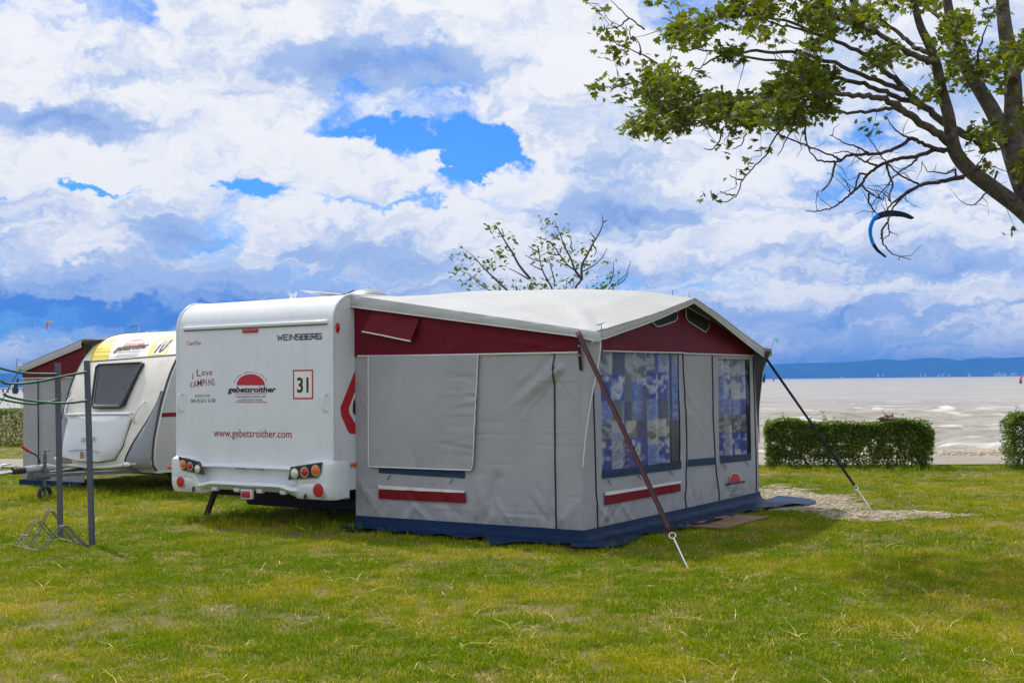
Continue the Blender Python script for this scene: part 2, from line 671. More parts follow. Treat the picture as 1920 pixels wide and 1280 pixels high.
def lettering(name, s, pa, pb, hgt, normal, material, parent, bold=0.0, shear=0.0, up=(0, 0, 1)):
    """text from baseline point pa to pb (local points), letter height scale hgt, lifted along normal"""
    v, f = text_poly(s, bold, shear)
    x0, x1 = v[:, 0].min(), v[:, 0].max()
    pa, pb, up, nn = np.array(pa), np.array(pb), np.array(up, float), np.array(normal, float)
    t = (v[:, 0] - x0) / (x1 - x0)
    P = pa + t[:, None] * (pb - pa) + v[:, 1:2] * hgt * up + nn * .0025
    b = MB().add(P, f)
    return b.build(name, material, parent)


def catmull(pts, n=5):
    P = [np.array(p, float) for p in pts]
    P = [2 * P[0] - P[1]] + P + [2 * P[-1] - P[-2]]
    o = []
    for i in range(1, len(P) - 2):
        for k in range(n):
            t = k / n
            o.append(.5 * (2 * P[i] + (P[i + 1] - P[i - 1]) * t + (2 * P[i - 1] - 5 * P[i] + 4 * P[i + 1] - P[i + 2]) * t * t + (3 * P[i] - P[i - 1] - 3 * P[i + 1] + P[i + 2]) * t ** 3))
    o.append(P[-2])
    return o

# ================================================================== SETTING
ANG = R(-33.17)                                   # the pitches all lie along this direction
A0 = gp(1094, 1024)                               # front corner of the awning on the lawn
FA = Frame(A0, ANG)
_s = FA.pix(624, 760, 0, -2.87)                   # rear corner of the caravan
FC = Frame(FA.w(-2.87, _s[1], 0), ANG)            # caravan 31: x to the right, y away
_p10 = np.array([(285 - 960) / FPX * 17.3 , 17.3, 0])
FD = Frame(_p10, ANG)                             # caravan 10: origin at its right front corner


def shore_y(x):
    return np.where(x > 4, 30.5 - .10 * (x - 4), 30.5 + 1.6 * (np.sqrt((4 - np.minimum(x, 4)) ** 2 + 16) - 4)) + .6 * np.sin(x * .7) * (np.abs(x) < 60)


def ground_z(x, y):
    x, y = np.asarray(x, float), np.asarray(y, float)
    z = .05 * (fbm(x * .35 + 50, y * .35 + 50, 3, 3) - .45)
    t = np.clip((y - (shore_y(x) - 6)) / 6, 0, 8)
    return z - .30 * np.where(t < 1, t * t * (1.6 - .6 * t), 1 + (t - 1) * .9)


def ground_mat():
    m = bpy.data.materials.new('lawn_soil')
    m.use_nodes = True
    t = m.node_tree
    X.nt = t
    p = t.nodes['Principled BSDF']
    c = t.nodes.new('ShaderNodeTexCoord').outputs['Object']
    a = sstep(noise(c, .55, 6, .62), .36, .66)
    b = noise(c, 16, 6, .7)
    col = mixc(a, (.11, .105, .022), (.21, .165, .06))
    col = mixc(sstep(b, .42, .72) * .75, col, (.26, .20, .07))
    col = mixc(sstep(noise(c, 1.7, 6, .7), .64, .76) * .8, col, (.36, .26, .12))
    t.links.new(col, p.inputs['Base Color'])
    p.inputs['Roughness'].default_value = .95
    bm_ = t.nodes.new('ShaderNodeBump')
    bm_.inputs['Strength'].default_value = .7
    bm_.inputs['Distance'].default_value = .03
    t.links.new(noise(c, 45, 5, .7).s, bm_.inputs['Height'])
    t.links.new(bm_.outputs[0], p.inputs['Normal'])
    return m


def stony(name, c1, c2, c3, scale=60):
    m = bpy.data.materials.new(name)
    m.use_nodes = True
    t = m.node_tree
    X.nt = t
    p = t.nodes['Principled BSDF']
    c = t.nodes.new('ShaderNodeTexCoord').outputs['Object']
    col = mixc(sstep(noise(c, .9, 6, .65), .35, .65), c1, c2)
    col = mixc(sstep(noise(c, scale, 5, .75), .5, .68), col, c3)
    t.links.new(col, p.inputs['Base Color'])
    p.inputs['Roughness'].default_value = .95
    b = t.nodes.new('ShaderNodeBump')
    b.inputs['Strength'].default_value = .9
    b.inputs['Distance'].default_value = .025
    t.links.new(noise(c, scale * .6, 5, .7).s, b.inputs['Height'])
    t.links.new(b.outputs[0], p.inputs['Normal'])
    return m


MT['soil'] = ground_mat()
MT['sand'] = stony('shingle', (.34, .27, .17), (.40, .32, .20), (.19, .18, .07), 14)
MT['gravel'] = stony('gravel_bed', (.38, .33, .26), (.30, .25, .17), (.22, .20, .15), 70)
MT['concrete'] = stony('pale_path', (.31, .285, .25), (.27, .245, .205), (.20, .18, .13), 18)

gx = np.concatenate([np.linspace(-900, -60, 22), np.linspace(-55, -16, 22), np.linspace(-15, 16, 90), np.linspace(17, 50, 24), np.linspace(60, 600, 16)])
gyv = np.concatenate([np.linspace(-500, -20, 12), np.linspace(-15, 3, 14), np.linspace(3.4, 36, 100), np.linspace(37, 70, 24), np.linspace(75, 400, 34)])
GX, GY = np.meshgrid(gx, gyv, indexing='ij')
GP = np.stack([GX, GY, ground_z(GX, GY)], -1)
cx, cy = (GX[:-1, :-1] + GX[1:, 1:]) / 2, (GY[:-1, :-1] + GY[1:, 1:]) / 2
isbeach = cy > shore_y(cx) - 6.2 + 1.2 * (fbm(cx * .8, cy * .8, 9) - .5)
inwater = cy > shore_y(cx) + 30
tag(grid('lawn', GP, 'soil', mask=~isbeach), kind='structure')
tag(grid('beach', GP, 'sand', mask=isbeach & ~inwater), kind='structure')


def strip(name, pts, half, material, dz=.006, nw=4):
    P = catmull(pts, 10)
    rows = []
    for i, p in enumerate(P):
        t = np.array(P[min(i + 1, len(P) - 1)]) - np.array(P[max(i - 1, 0)])
        nrm = np.array([-t[1], t[0]]) / np.hypot(*t)
        rows.append([(p[0] + nrm[0] * k, p[1] + nrm[1] * k) for k in np.linspace(-half, half, nw + 1)])
    rows = np.array(rows)
    z = ground_z(rows[..., 0], rows[..., 1]) + dz + .02
    return grid(name, np.concatenate([rows, z[..., None]], -1), material)


PATH = [(-60, 40), (-30, 30.5), (-11, 25.4), (-2, 24.0), (5, 23.35), (12, 22.7), (30, 21.2)]
tag(strip('path', PATH, 1.25, 'concrete'), kind='structure')
tag(strip('sand_track', [(-200, 150), (-60, 104), (-30, 92), (-5, 75)], 4.0, 'concrete', .03), kind='structure')
_pth = np.array(catmull(PATH, 14))


def path_dist(x, y):
    return np.min(np.hypot(x[:, None] - _pth[None, :, 0], y[:, None] - _pth[None, :, 1]), 1)


# ---- the worn gravel stand beside the awning
_gc = gp(1560, 945)


def gravel_mask(x, y):
    c1, c2 = gp(1500, 940), gp(1655, 968)
    d1 = np.hypot((x - c1[0]) / .80, (y - c1[1]) / 1.70)
    d2 = np.hypot((x - c2[0]) / .75, (y - c2[1]) / .50)
    return np.minimum(d1, d2) + 1.5 * (fbm(x * 2.6, y * 2.6, 21, 5) - .47)


gvx, gvy = np.meshgrid(np.linspace(.5, 7.5, 110), np.linspace(12.5, 18.5, 100), indexing='ij')
gm = gravel_mask(gvx, gvy)
gmm = gm[:-1, :-1] < 1.0
tag(grid('gravel_patch', np.stack([gvx, gvy, ground_z(gvx, gvy) + .012 + .006 * fbm(gvx * 5, gvy * 5, 4)], -1), 'gravel', mask=gmm), kind='structure')

# ---- lake
WZ = -.30


def water_mat():
    m = bpy.data.materials.new('silty_water')
    m.use_nodes = True
    t = m.node_tree
    X.nt = t
    p = t.nodes['Principled BSDF']
    c = t.nodes.new('ShaderNodeTexCoord').outputs['Object']
    at = t.nodes.new('ShaderNodeAttribute')
    at.attribute_name = 'print'
    sepc = t.nodes.new('ShaderNodeSeparateColor')
    t.links.new(at.outputs['Color'], sepc.inputs[0])
    foam, calm = X(sepc.outputs[0]), X(sepc.outputs[1])
    mp = t.nodes.new('ShaderNodeMapping')
    mp.inputs['Scale'].default_value = (.16, .5, .5)
    t.links.new(c, mp.inputs[0])
    n_ = noise(mp.outputs[0], .35, 8, .62)
    col = mixc(sstep(n_, .35, .65), (.262, .236, .188), (.395, .365, .305))
    caps = sstep(noise(mp.outputs[0], .9, 9, .68), .572, .655) * .8
    col = mixc(X.m('MAXIMUM', foam, caps), col, (.80, .80, .79))
    t.links.new(col, p.inputs['Base Color'])
    p.inputs['Roughness'].default_value = .28
    p.inputs['IOR'].default_value = 1.33
    mp2 = t.nodes.new('ShaderNodeMapping')
    mp2.inputs['Scale'].default_value = (.45, 1.0, 1.0)
    t.links.new(c, mp2.inputs[0])
    b = t.nodes.new('ShaderNodeBump')
    b.inputs['Strength'].default_value = .8
    b.inputs['Distance'].default_value = .40
    t.links.new(noise(mp2.outputs[0], 1.6, 7, .62).s, b.inputs['Height'])
    t.links.new(b.outputs[0], p.inputs['Normal'])
    return m


MT['water'] = water_mat()
wd = np.concatenate([np.linspace(24, 70, 300), 70 * (7200 / 70) ** np.linspace(.006, 1, 240)])
wa = np.linspace(R(-52), R(40), 420)
WD, WA = np.meshgrid(wd, wa, indexing='ij')
wx, wy = WD * np.sin(WA), WD * np.cos(WA)
cell = np.gradient(wd)[:, None] * np.ones_like(WA)
wz = np.zeros_like(wx)
for k in range(44):
    lam = random.choice([1.2, 1.8, 2.8, 4.2, 6.5]) * random.uniform(.8, 1.2)
    th = R(random.gauss(98, 24))
    ph = random.uniform(0, 6.28)
    amp = .0115 * lam * random.uniform(.5, 1.2)
    kk = 2 * math.pi / lam
    s_ = np.sin(kk * (wx * math.cos(th) + wy * math.sin(th)) + ph)
    wz += amp * (.637 - np.abs(s_)) * np.clip(1.6 - 4 * cell / lam, 0, 1)
foam = np.zeros_like(wx)
# breakers rolling in over the shallows
brk = [(1645, 766, 62, 5, 1), (1765, 768, 28, 5, 1), (1800, 777, 46, 4, 1), (1868, 763, 40, 5, 1), (1905, 792, 50, 6, 1), (1795, 821, 42, 6, 1), (1798, 839, 60, 6, 1), (1905, 838, 40, 5, 1), (1720, 770, 22, 3, .6),
       (1800, 752, 18, 3, .8), (1615, 742, 30, 2, .7), (1500, 738, 26, 2, .8), (1455, 737, 16, 2, .7), (1840, 740, 30, 2, .5), (1720, 740, 26, 2, .5), (1565, 752, 22, 2, .6), (1700, 724, 14, 1.4, .6), (1790, 715, 12, 1.2, .6), (1880, 724, 14, 1.4, .5), (1520, 722, 12, 1.4, .5)]
for (bx, by, hw, hh, st) in brk:
    c_ = gp(bx, by, WZ + .1)
    dist = np.hypot(c_[0], c_[1])
    lx = hw / FPX * dist
    dep = max(.28, .0020 * dist * hh)
    cy_ = c_[1] + .35 * np.sin((wx - c_[0]) * 1.1 + bx) + .12 * np.sin((wx - c_[0]) * 3.7)
    env = np.exp(-((wx - c_[0]) / lx) ** 4) * (.65 + .7 * hash_noise(wx * 3.0, wy * 1.5, bx))
    g = np.exp(-((wy - cy_) / dep) ** 2) * env
    wz += .15 * st * np.clip(g, 0, 1.1)
    foam = np.maximum(foam, st * smooth01((g - .34) * 2.4) * (wy < cy_ + .3 * dep) * np.clip(1.9 * fbm(wx * 2.4, wy * 3.2, bx, 4) - .25, 0, 1))
edge = np.exp(-((wy - shore_y(wx) - .6) / .5) ** 2) * (.4 + .6 * hash_noise(wx * 1.3, wy * 2, 8))
foam = np.clip(np.maximum(foam, .75 * edge), 0, 1)
wcols = np.stack([foam, foam * 0, foam * 0], -1)
tag(grid('lake_water', np.stack([wx, wy, WZ + wz], -1), 'water', cols=wcols), kind='structure')


# ---- far hills across the lake
def hill_mat():
    m = bpy.data.materials.new('wooded_hill')
    m.use_nodes = True
    t = m.node_tree
    X.nt = t
    p = t.nodes['Principled BSDF']
    c = t.nodes.new('ShaderNodeTexCoord').outputs['Object']
    col = mixc(sstep(noise(c, .0045, 7, .65), .4, .62), (.030, .060, .045), (.055, .085, .055))
    t.links.new(col, p.inputs['Base Color'])
    p.inputs['Roughness'].default_value = 1
    p.inputs['Specular IOR Level'].default_value = 0
    return m


MT['hill'] = hill_mat()
prof = [(-500, 706), (-300, 700), (-100, 701), (0, 700), (40, 699), (200, 701), (420, 695), (650, 690), (900, 690), (1150, 690), (1430, 684), (1500, 680), (1560, 680), (1610, 677), (1650, 673), (1672, 674), (1692, 676), (1715, 672), (1750, 670), (1778, 672), (1800, 675), (1815, 672), (1850, 671), (1880, 672), (1920, 669), (2000, 671), (2200, 675), (2500, 690)]
HY = 7000.0
hp = np.array([atY(px, py, HY) for px, py in prof])
hx = np.linspace(hp[0, 0], hp[-1, 0], 420)
hz = np.interp(hx, hp[:, 0], hp[:, 2]) + 4 * (fbm(hx / 260, hx * 0, 2) - .5) * 2
tt = np.linspace(0, 1, 16)
HP = np.zeros((len(hx), 31, 3))
for j in range(31):
    t_ = j / 15 if j <= 15 else (30 - j) / 15
    yy = 7000 - 900 + 900 * (j / 15)
    hgt = smooth01(np.array(t_)) * .75 + .25 * t_
    HP[:, j, 0] = hx * yy / HY
    HP[:, j, 1] = yy
    HP[:, j, 2] = -2 + (hz + 2) * hgt * (1 + .12 * (fbm(hx / 300, hx * 0 + j * .4, 6) - .5) * (t_ < 1))
tag(grid('hills', HP, 'hill'), kind='structure')

# ---- the air over the lake
hb = MB().box(-9000, 9000, -600, 9500, -6, 132)
haze = hb.build('haze', None)
hm = bpy.data.materials.new('pale_air')
hm.use_nodes = True
hm.node_tree.nodes.clear()
ho = hm.node_tree.nodes.new('ShaderNodeOutputMaterial')
hv = hm.node_tree.nodes.new('ShaderNodeVolumePrincipled')
hv.inputs['Color'].default_value = (.08, .34, .97, 1)
hv.inputs['Density'].default_value = 2.1e-4
hv.inputs['Anisotropy'].default_value = 0.0
hm.node_tree.links.new(hv.outputs[0], ho.inputs['Volume'])
haze.data.materials.append(hm)
tag(haze, kind='stuff')


# ---- instancing on points (grass and gravel only)
def scatter(name, pts, rotz, scl, idx, protos, label, cat, tilt=None):
    me = bpy.data.meshes.new(name)
    n = len(pts)
    me.vertices.add(n)
    me.vertices.foreach_set('co', np.asarray(pts, np.float32).ravel())
    a = me.attributes.new('rot', 'FLOAT_VECTOR', 'POINT')
    rv = np.zeros((n, 3), np.float32)
    rv[:, 2] = rotz
    if tilt is not None:
        rv[:, :2] = tilt
    a.data.foreach_set('vector', rv.ravel())
    a = me.attributes.new('scl', 'FLOAT', 'POINT')
    a.data.foreach_set('value', np.asarray(scl, np.float32))
    a = me.attributes.new('idx', 'INT', 'POINT')
    a.data.foreach_set('value', np.asarray(idx, np.int32))
    o = bpy.data.objects.new(name, me)
    COL.objects.link(o)
    pc = bpy.data.collections.new(name + '_kinds')
    for p in protos:
        pc.objects.link(p)
    g = bpy.data.node_groups.new(name + '_scatter', 'GeometryNodeTree')
    g.interface.new_socket('Geometry', in_out='INPUT', socket_type='NodeSocketGeometry')
    g.interface.new_socket('Geometry', in_out='OUTPUT', socket_type='NodeSocketGeometry')
    gi, go = g.nodes.new('NodeGroupInput'), g.nodes.new('NodeGroupOutput')
    ci = g.nodes.new('GeometryNodeCollectionInfo')
    ci.inputs['Collection'].default_value = pc
    ci.inputs['Separate Children'].default_value = True
    ci.inputs['Reset Children'].default_value = True
    ip = g.nodes.new('GeometryNodeInstanceOnPoints')
    ip.inputs['Pick Instance'].default_value = True

    def na(nm, ty):
        q = g.nodes.new('GeometryNodeInputNamedAttribute')
        q.data_type = ty
        q.inputs[0].default_value = nm
        return q.outputs[0]
    e2r = g.nodes.new('FunctionNodeEulerToRotation')
    g.links.new(na('rot', 'FLOAT_VECTOR'), e2r.inputs[0])
    g.links.new(gi.outputs[0], ip.inputs['Points'])
    g.links.new(ci.outputs[0], ip.inputs['Instance'])
    g.links.new(na('idx', 'INT'), ip.inputs['Instance Index'])
    g.links.new(e2r.outputs[0], ip.inputs['Rotation'])
    g.links.new(na('scl', 'FLOAT'), ip.inputs['Scale'])
    g.links.new(ip.outputs[0], go.inputs[0])
    md = o.modifiers.new('scatter', 'NODES')
    md.node_group = g
    return tag(o, label, cat, kind='stuff')


def blade_mat():
    m = bpy.data.materials.new('grass_blade')
    m.use_nodes = True
    t = m.node_tree
    X.nt = t
    p = t.nodes['Principled BSDF']
    g = t.nodes.new('ShaderNodeNewGeometry')
    oi = t.nodes.new('ShaderNodeObjectInfo')
    pos = g.outputs['Position']
    ri = X(g.outputs['Random Per Island'])
    ro = X(oi.outputs['Random'])
    mix_r = X.m('FRACT', ri * 7.31 + ro * 3.17)
    a = noise(pos, .42, 5, .62)
    b = noise(pos, 2.4, 5, .68)
    col = mixc(mix_r, (.075, .172, .002), (.285, .375, .005))
    col = mixc(sstep(a, .44, .66) * .65, col, (.46, .43, .008))
    dry = sstep(b + mix_r * .36 + (a - .5) * .35, .72, .96)
    col = mixc(dry, col, (.66, .50, .10))
    t.links.new(col, p.inputs['Base Color'])
    p.inputs['Roughness'].default_value = .8
    p.inputs['Specular IOR Level'].default_value = .03
    tl = t.nodes.new('ShaderNodeBsdfTranslucent')
    t.links.new(mixc(1.0, col, (1.15, 1.2, .7), 'MULTIPLY'), tl.inputs[0])
    mx = t.nodes.new('ShaderNodeMixShader')
    mx.inputs[0].default_value = .3
    t.links.new(p.outputs[0], mx.inputs[1])
    t.links.new(tl.outputs[0], mx.inputs[2])
    t.links.new(mx.outputs[0], t.nodes['Material Output'].inputs[0])
    return m


MT['blade'] = blade_mat()
MT['straw'] = mat('dry_straw', (.62, .52, .22), .8, var=.3, vscale=30, spec=.05)


def tuft(nb, rad, hmin, hmax, lean, w):
    V, F_ = [], []
    for k in range(nb):
        a = random.uniform(0, 6.283)
        rr = rad * math.sqrt(random.random())
        bx, by = rr * math.cos(a), rr * math.sin(a)
        h = random.uniform(hmin, hmax)
        la = random.uniform(0, 6.283)
        le = h * random.uniform(.1 if lean < 2 else 2, lean)
        wd_ = random.uniform(.6, 1.15) * w
        fx, fy = math.cos(la), math.sin(la)
        sx, sy = -fy * wd_ / 2, fx * wd_ / 2
        o = len(V)
        for tq, wf in ((0, 1), (.5, .9)):
            ox, oy, oz = bx + fx * le * tq * tq, by + fy * le * tq * tq, h * tq * (1 - .12 * tq)
            V += [(ox - sx * wf, oy - sy * wf, oz), (ox + sx * wf, oy + sy * wf, oz)]
        V.append((bx + fx * le, by + fy * le, h * max(.25, .88 - .3 * (le / h) ** 2)))
        F_ += [(o, o + 1, o + 3, o + 2), (o + 2, o + 3, o + 4)]
    me = bpy.data.meshes.new('tuft')
    me.from_pydata(V, [], F_)
    me.materials.append(MT['blade'])
    return bpy.data.objects.new('tuft', me)


protos = [tuft(44, .085, .014, .042, 1.0, .0042) for _ in range(6)] + [tuft(30, .08, .03, .075, 1.1, .0045) for _ in range(3)] + [tuft(26, .07, .05, .13, .9, .005) for _ in range(3)] + [tuft(5, .10, .02, .05, 5.5, .0045) for _ in range(3)]
for _q in protos[12:]:
    _q.data.materials.clear()
    _q.data.materials.append(MT['straw'])


def local_uv(F, x, y):
    q = np.stack([x - F.o[0], y - F.o[1]], -1)
    return q @ F.ax[0][:2], q @ F.ax[1][:2]


def lawn_points():
    xs, ys = [], []
    for y0, y1, dens in ((4.8, 8, 330), (8, 11, 270), (11, 14.5, 200), (14.5, 19, 130), (19, 24, 95), (24, 36, 40)):
        hw = y1 * .56 + .6
        n = int((y1 - y0) * 2 * hw * dens)
        xs.append(rng.uniform(-hw, hw, n))
        ys.append(rng.uniform(y0, y1, n))
    x, y = np.concatenate(xs), np.concatenate(ys)
    u, v = local_uv(FA, x, y)
    keep = ~((u > -2.75) & (u < .16) & (v > -.10) & (v < 4.1)) & ~((u > -.2) & (u < .55) & (v > 3.6) & (v < 4.7))
    keep &= (gravel_mask(x, y) > .55 + .65 * rng.random(len(x))) | (rng.random(len(x)) < .05)
    keep &= path_dist(x, y) > 1.2 + .12 * rng.random(len(x))
    keep &= y < shore_y(x) - 6.2
    bare = fbm(x * 1.1 + 9, y * 1.1 + 3, 31, 4)
    keep &= ~((bare > .64) & (rng.random(len(x)) < .55))
    x, y = x[keep], y[keep]
    n = len(x)
    idx = np.where(rng.random(n) < .86, rng.integers(0, 6, n), rng.integers(6, 9, n))
    scl = rng.uniform(.75, 1.25, n) * (.8 + .5 * fbm(x * .7, y * .7, 12, 3))
    idx = np.where(rng.random(n) < .05, rng.integers(12, 15, n), idx)
    # uncut grass under and round the caravans and along the hedges
    uc, vc_ = local_uv(FC, x, y)
    ud, vd = local_uv(FD, x, y)
    wild = ((uc > -2.5) & (uc < .15) & (vc_ > -.12) & (vc_ < 7)) | ((ud > -2.5) & (ud < .5) & (vd > -1.5) & (vd < 6))
    wild |= (x > 3.9) & (x < 7.9) & (y > 20.2) & (y < 21.4)
    wild &= rng.random(n) < .30
    idx = np.where(wild, rng.integers(9, 12, n), idx)
    return x, y, idx, scl


lx_, ly_, lidx, lscl = lawn_points()
nl = len(lx_)
scatter('lawn_grass', np.stack([lx_, ly_, ground_z(lx_, ly_)], -1), rng.uniform(0, 6.283, nl), lscl, lidx, protos, 'short mown grass with yellow dry patches over the lawn', 'grass', rng.normal(0, .12, (nl, 2)))

stone_m = mat('gravel_stone', (.46, .425, .375), .9, var=.35, vscale=.8, coords='Generated')
X.nt = stone_m.node_tree
_oi = X(stone_m.node_tree.nodes.new('ShaderNodeObjectInfo').outputs['Random'])
stone_m.node_tree.links.new(mixc(_oi, (.54, .475, .375), (.28, .22, .15)), stone_m.node_tree.nodes['Principled BSDF'].inputs['Base Color'])
MT['stone'] = stone_m
sp = []
for k in range(5):
    bm = bmesh.new()
    bmesh.ops.create_icosphere(bm, subdivisions=1, radius=1)
    for v in bm.verts:
        v.co *= random.uniform(.75, 1.2)
        v.co.z *= .6
    me = bpy.data.meshes.new('stone')
    bm.to_mesh(me)
    bm.free()
    me.materials.append(MT['stone'])
    sp.append(bpy.data.objects.new('stone', me))
n = 26000
sx_, sy_ = rng.uniform(.8, 7, n), rng.uniform(12.8, 18.2, n)
u_, v_ = local_uv(FA, sx_, sy_)
k_ = (gravel_mask(sx_, sy_) < .35 + .75 * rng.random(n)) & ~((u_ < .85) & (v_ < 4.15)) & ~((u_ < .5) & (v_ < 4.85))
bx_ = rng.uniform(7.0, 13, 5000)
by_ = rng.uniform(23.9, 30.6, 5000)
sx_, sy_ = np.concatenate([sx_[k_], bx_]), np.concatenate([sy_[k_], by_])
ssz = np.exp(rng.normal(math.log(.015), .42, len(sx_))) * np.where(sy_ > 20, 1.6, 1)
scatter('gravel_stones', np.stack([sx_, sy_, ground_z(sx_, sy_) + .016], -1), rng.uniform(0, 6.28, len(sx_)), ssz, rng.integers(0, 5, len(sx_)), sp, 'loose pale gravel stones on the worn patch and the shore', 'gravel')

# ================================================================== CARAVAN 31 (seen from its rear)
W31 = -FC.pix(333, 760, 1, 0)[0]


def rear(px, py, d=0.0):
    p = FC.pix(px, py, 1, -d)
    return np.array([p[0], -d, p[2]])


van = thing('caravan', 'large white caravan numbered 31 showing its flat rear, beside the big awning', 'caravan', FC.o, ANG, 'caravans parked on the lawn')


def extrude_profile(name, prof_yz, x0, x1, material, parent, smooth=35, nx=1):
    b = MB()
    n = len(prof_yz)
    v = [(x, y, z) for x in (x0, x1) for (y, z) in prof_yz]
    f = [tuple(range(n)), tuple(range(2 * n - 1, n - 1, -1))] + [(k, (k + 1) % n, (k + 1) % n + n, k + n) for k in range(n)]
    return b.add(v, f).build(name, material, parent, smooth)


zt = 2.575
rr_ = .33
prof31 = [(0, .44), (0.0, zt - rr_)]
for k in range(1, 13):
    a = math.pi - k / 12 * math.pi / 2
    prof31.append((rr_ + rr_ * math.cos(a), zt - rr_ + rr_ * math.sin(a)))
prof31 += [(5.2, zt + .02), (5.45, zt - .02), (5.7, zt - .2), (5.9, 1.8), (6.0, 1.1), (5.95, .6), (5.8, .44)]
body = extrude_profile('body', prof31, -W31, 0, 'van_white', van)
# corner rails that follow the outline on both sides
for xs in (0, -W31):
    MB().tube([(xs, y - (.0 if i else 0), z) for i, (y, z) in enumerate(prof31[:-1])], .017, 8).build('corner_rail', 'van_white', van, 60)
# moulded drip rail under the rounded roof end
a_, b_ = rear(345, 616), rear(615, 600.5)
MB().box(a_[0], b_[0], -.028, .01, a_[2] - .022, a_[2] + .018, .010).build('drip_rail', 'van_white', van, 60)
MB().box(a_[0] + .01, b_[0] - .01, -.012, .01, a_[2] - .034, a_[2] - .0225).build('drip_seal', 'ink_grey', van)
# brake light strip
a_, b_ = rear(456, 624), rear(484, 616)
MB().box(a_[0], b_[0], -.022, .01, a_[2], b_[2], .006).build('brake_light', 'red_lens', van, 50)
# side marker and wall-side stripe (on the side that faces the awning)
p = FC.pix(632, 614, 0, 0)
MB().disc((0.0, p[1], p[2]), (1, 0, 0), (0, 0, 1), .028, .055, .012, 24, .012).build('side_marker', 'red_lens', van, 50)
p = FC.pix(662, 871, 0, 0)
MB().box(0, .02, p[1] - .05, p[1] + .05, p[2] - .02, p[2] + .02, .006).build('side_marker', 'orange_lens', van, 50)


def sidepoly(name, pxs, material, lift):
    pts = [FC.pix(x, y, 0, 0) for x, y in pxs]
    MB().prism([(.0005, q[1], q[2]) for q in pts], (1, 0, 0), lift).build(name, material, van)


sidepoly('stripe', [(669.5, 684), (669.5, 722), (654, 764), (654.5, 774), (669.5, 800), (669.5, 813.5), (657, 813), (652, 808), (639.5, 778), (638, 764)], 'ink_red', .002)
sidepoly('stripe', [(669, 737), (669, 786), (661, 771), (662, 755)], 'ink_black', .003)
# grab handles
for px in (342, 612):
    t_, bt = rear(px, 738), rear(px, 770)
    x = t_[0]
    MB().tube(catmull([(x, .0, t_[2]), (x, -.045, t_[2] - .01), (x, -.058, (t_[2] + bt[2]) / 2), (x, -.045, bt[2] + .01), (x, .0, bt[2])], 5), .013, 8).build('grab_handle', 'van_white', van, 60)
# moulded rear bumper as one shaped skin
x0b, x1b = -W31 - .035, .035
zl = rear(336, 852, .1)[2]
zr = rear(632, 861, .1)[2]
zmid = rear(465, 872, .1)[2]
zbot = rear(600, 938, .1)[2]
XB, TB = np.meshgrid(np.linspace(0, 1, 181), np.linspace(0, 1, 61), indexing='ij')
ztop = zmid + .075 * (smooth01((.21 - XB) / .10) + smooth01((XB - .79) / .10))
zb = zbot + .05 * smooth01((.30 - np.abs(XB - .5)) / .10)
ZB = zb + (ztop - zb) * TB
bul = .10 * (1 - (2 * TB - 1.1) ** 4 * .35) + .0 * XB
rec = smooth01((.30 + .05 * TB - np.abs(XB - .5)) / .03) * smooth01((TB - .34) / .07) * smooth01((.90 - TB) / .06)
und = smooth01((.31 - np.abs(XB - .5)) / .05) * smooth01((.17 - TB) / .05)
lipr = np.exp(-((TB - .25 - .0 * XB) / .035) ** 2) * smooth01((.33 - np.abs(XB - .5)) / .05)
low = np.exp(-((np.abs(XB - .5) - .40) / .06) ** 2) * np.exp(-((TB - .42) / .05) ** 2)
yb = -(bul - .095 * rec - .05 * und + .030 * lipr - .012 * low)
endr = smooth01(1 - np.minimum(XB, 1 - XB) / .02)
yb = yb + endr * .05
topround = smooth01((TB - .93) / .07)
yb = yb + topround * .05
PB = np.stack([x0b + (x1b - x0b) * XB, yb, ZB], -1)
# wrap the ends round the corners and turn the top and bottom edges in
endL = PB[:1].copy(); endL[..., 1] = .22; endL[..., 0] += .0
endR = PB[-1:].copy(); endR[..., 1] = .22
PB = np.concatenate([endL, PB, endR], 0)
topE = PB[:, -1:].copy(); topE[..., 1] = .02; topE[..., 2] += .004
botE = PB[:, :1].copy(); botE[..., 1] = .18; botE[..., 2] += .02
PB = np.concatenate([botE, PB, topE], 1)
bumper = grid('bumper', PB, 'van_white', van)
for x in np.linspace(-W31 * .72, -W31 * .28, 4):
    MB().box(x - .045, x + .045, -.070, -.01, zbot + .035, zbot + .085, .012).build('bumper_tab', 'van_white', bumper, 50)


def c4(zx, zy):
    return 320 + zx / 5.053, 780 + zy / 5.053


def lampset(poly, lenses):
    pts = [rear(*c4(*q), .104) for q in poly]
    h = MB().prism([(q[0], -.085, q[2]) for q in pts], (0, -1, 0), .024).build('lamp_cluster', 'black', van)
    pr = [(q[0], -.109, q[2]) for q in pts]
    MB().tube(pr + pr[:1], .0055, 6).build('rim', 'silver', h, 60)
    for (zx, zy, r_, m_) in lenses:
        q = rear(*c4(zx, zy), .112)
        rad = r_ / 5.053 / FPX * 13.2
        MB().disc((q[0], -.109, q[2]), (0, -1, 0), (0, 0, 1), rad * 1.15, rad * 1.15, .006, 24).build('bezel', 'chrome', h, 40)
        MB().disc((q[0], -.115, q[2]), (0, -1, 0), (0, 0, 1), rad * .92, rad * .92, .004, 24, .012).build('lens', m_, h, 50)


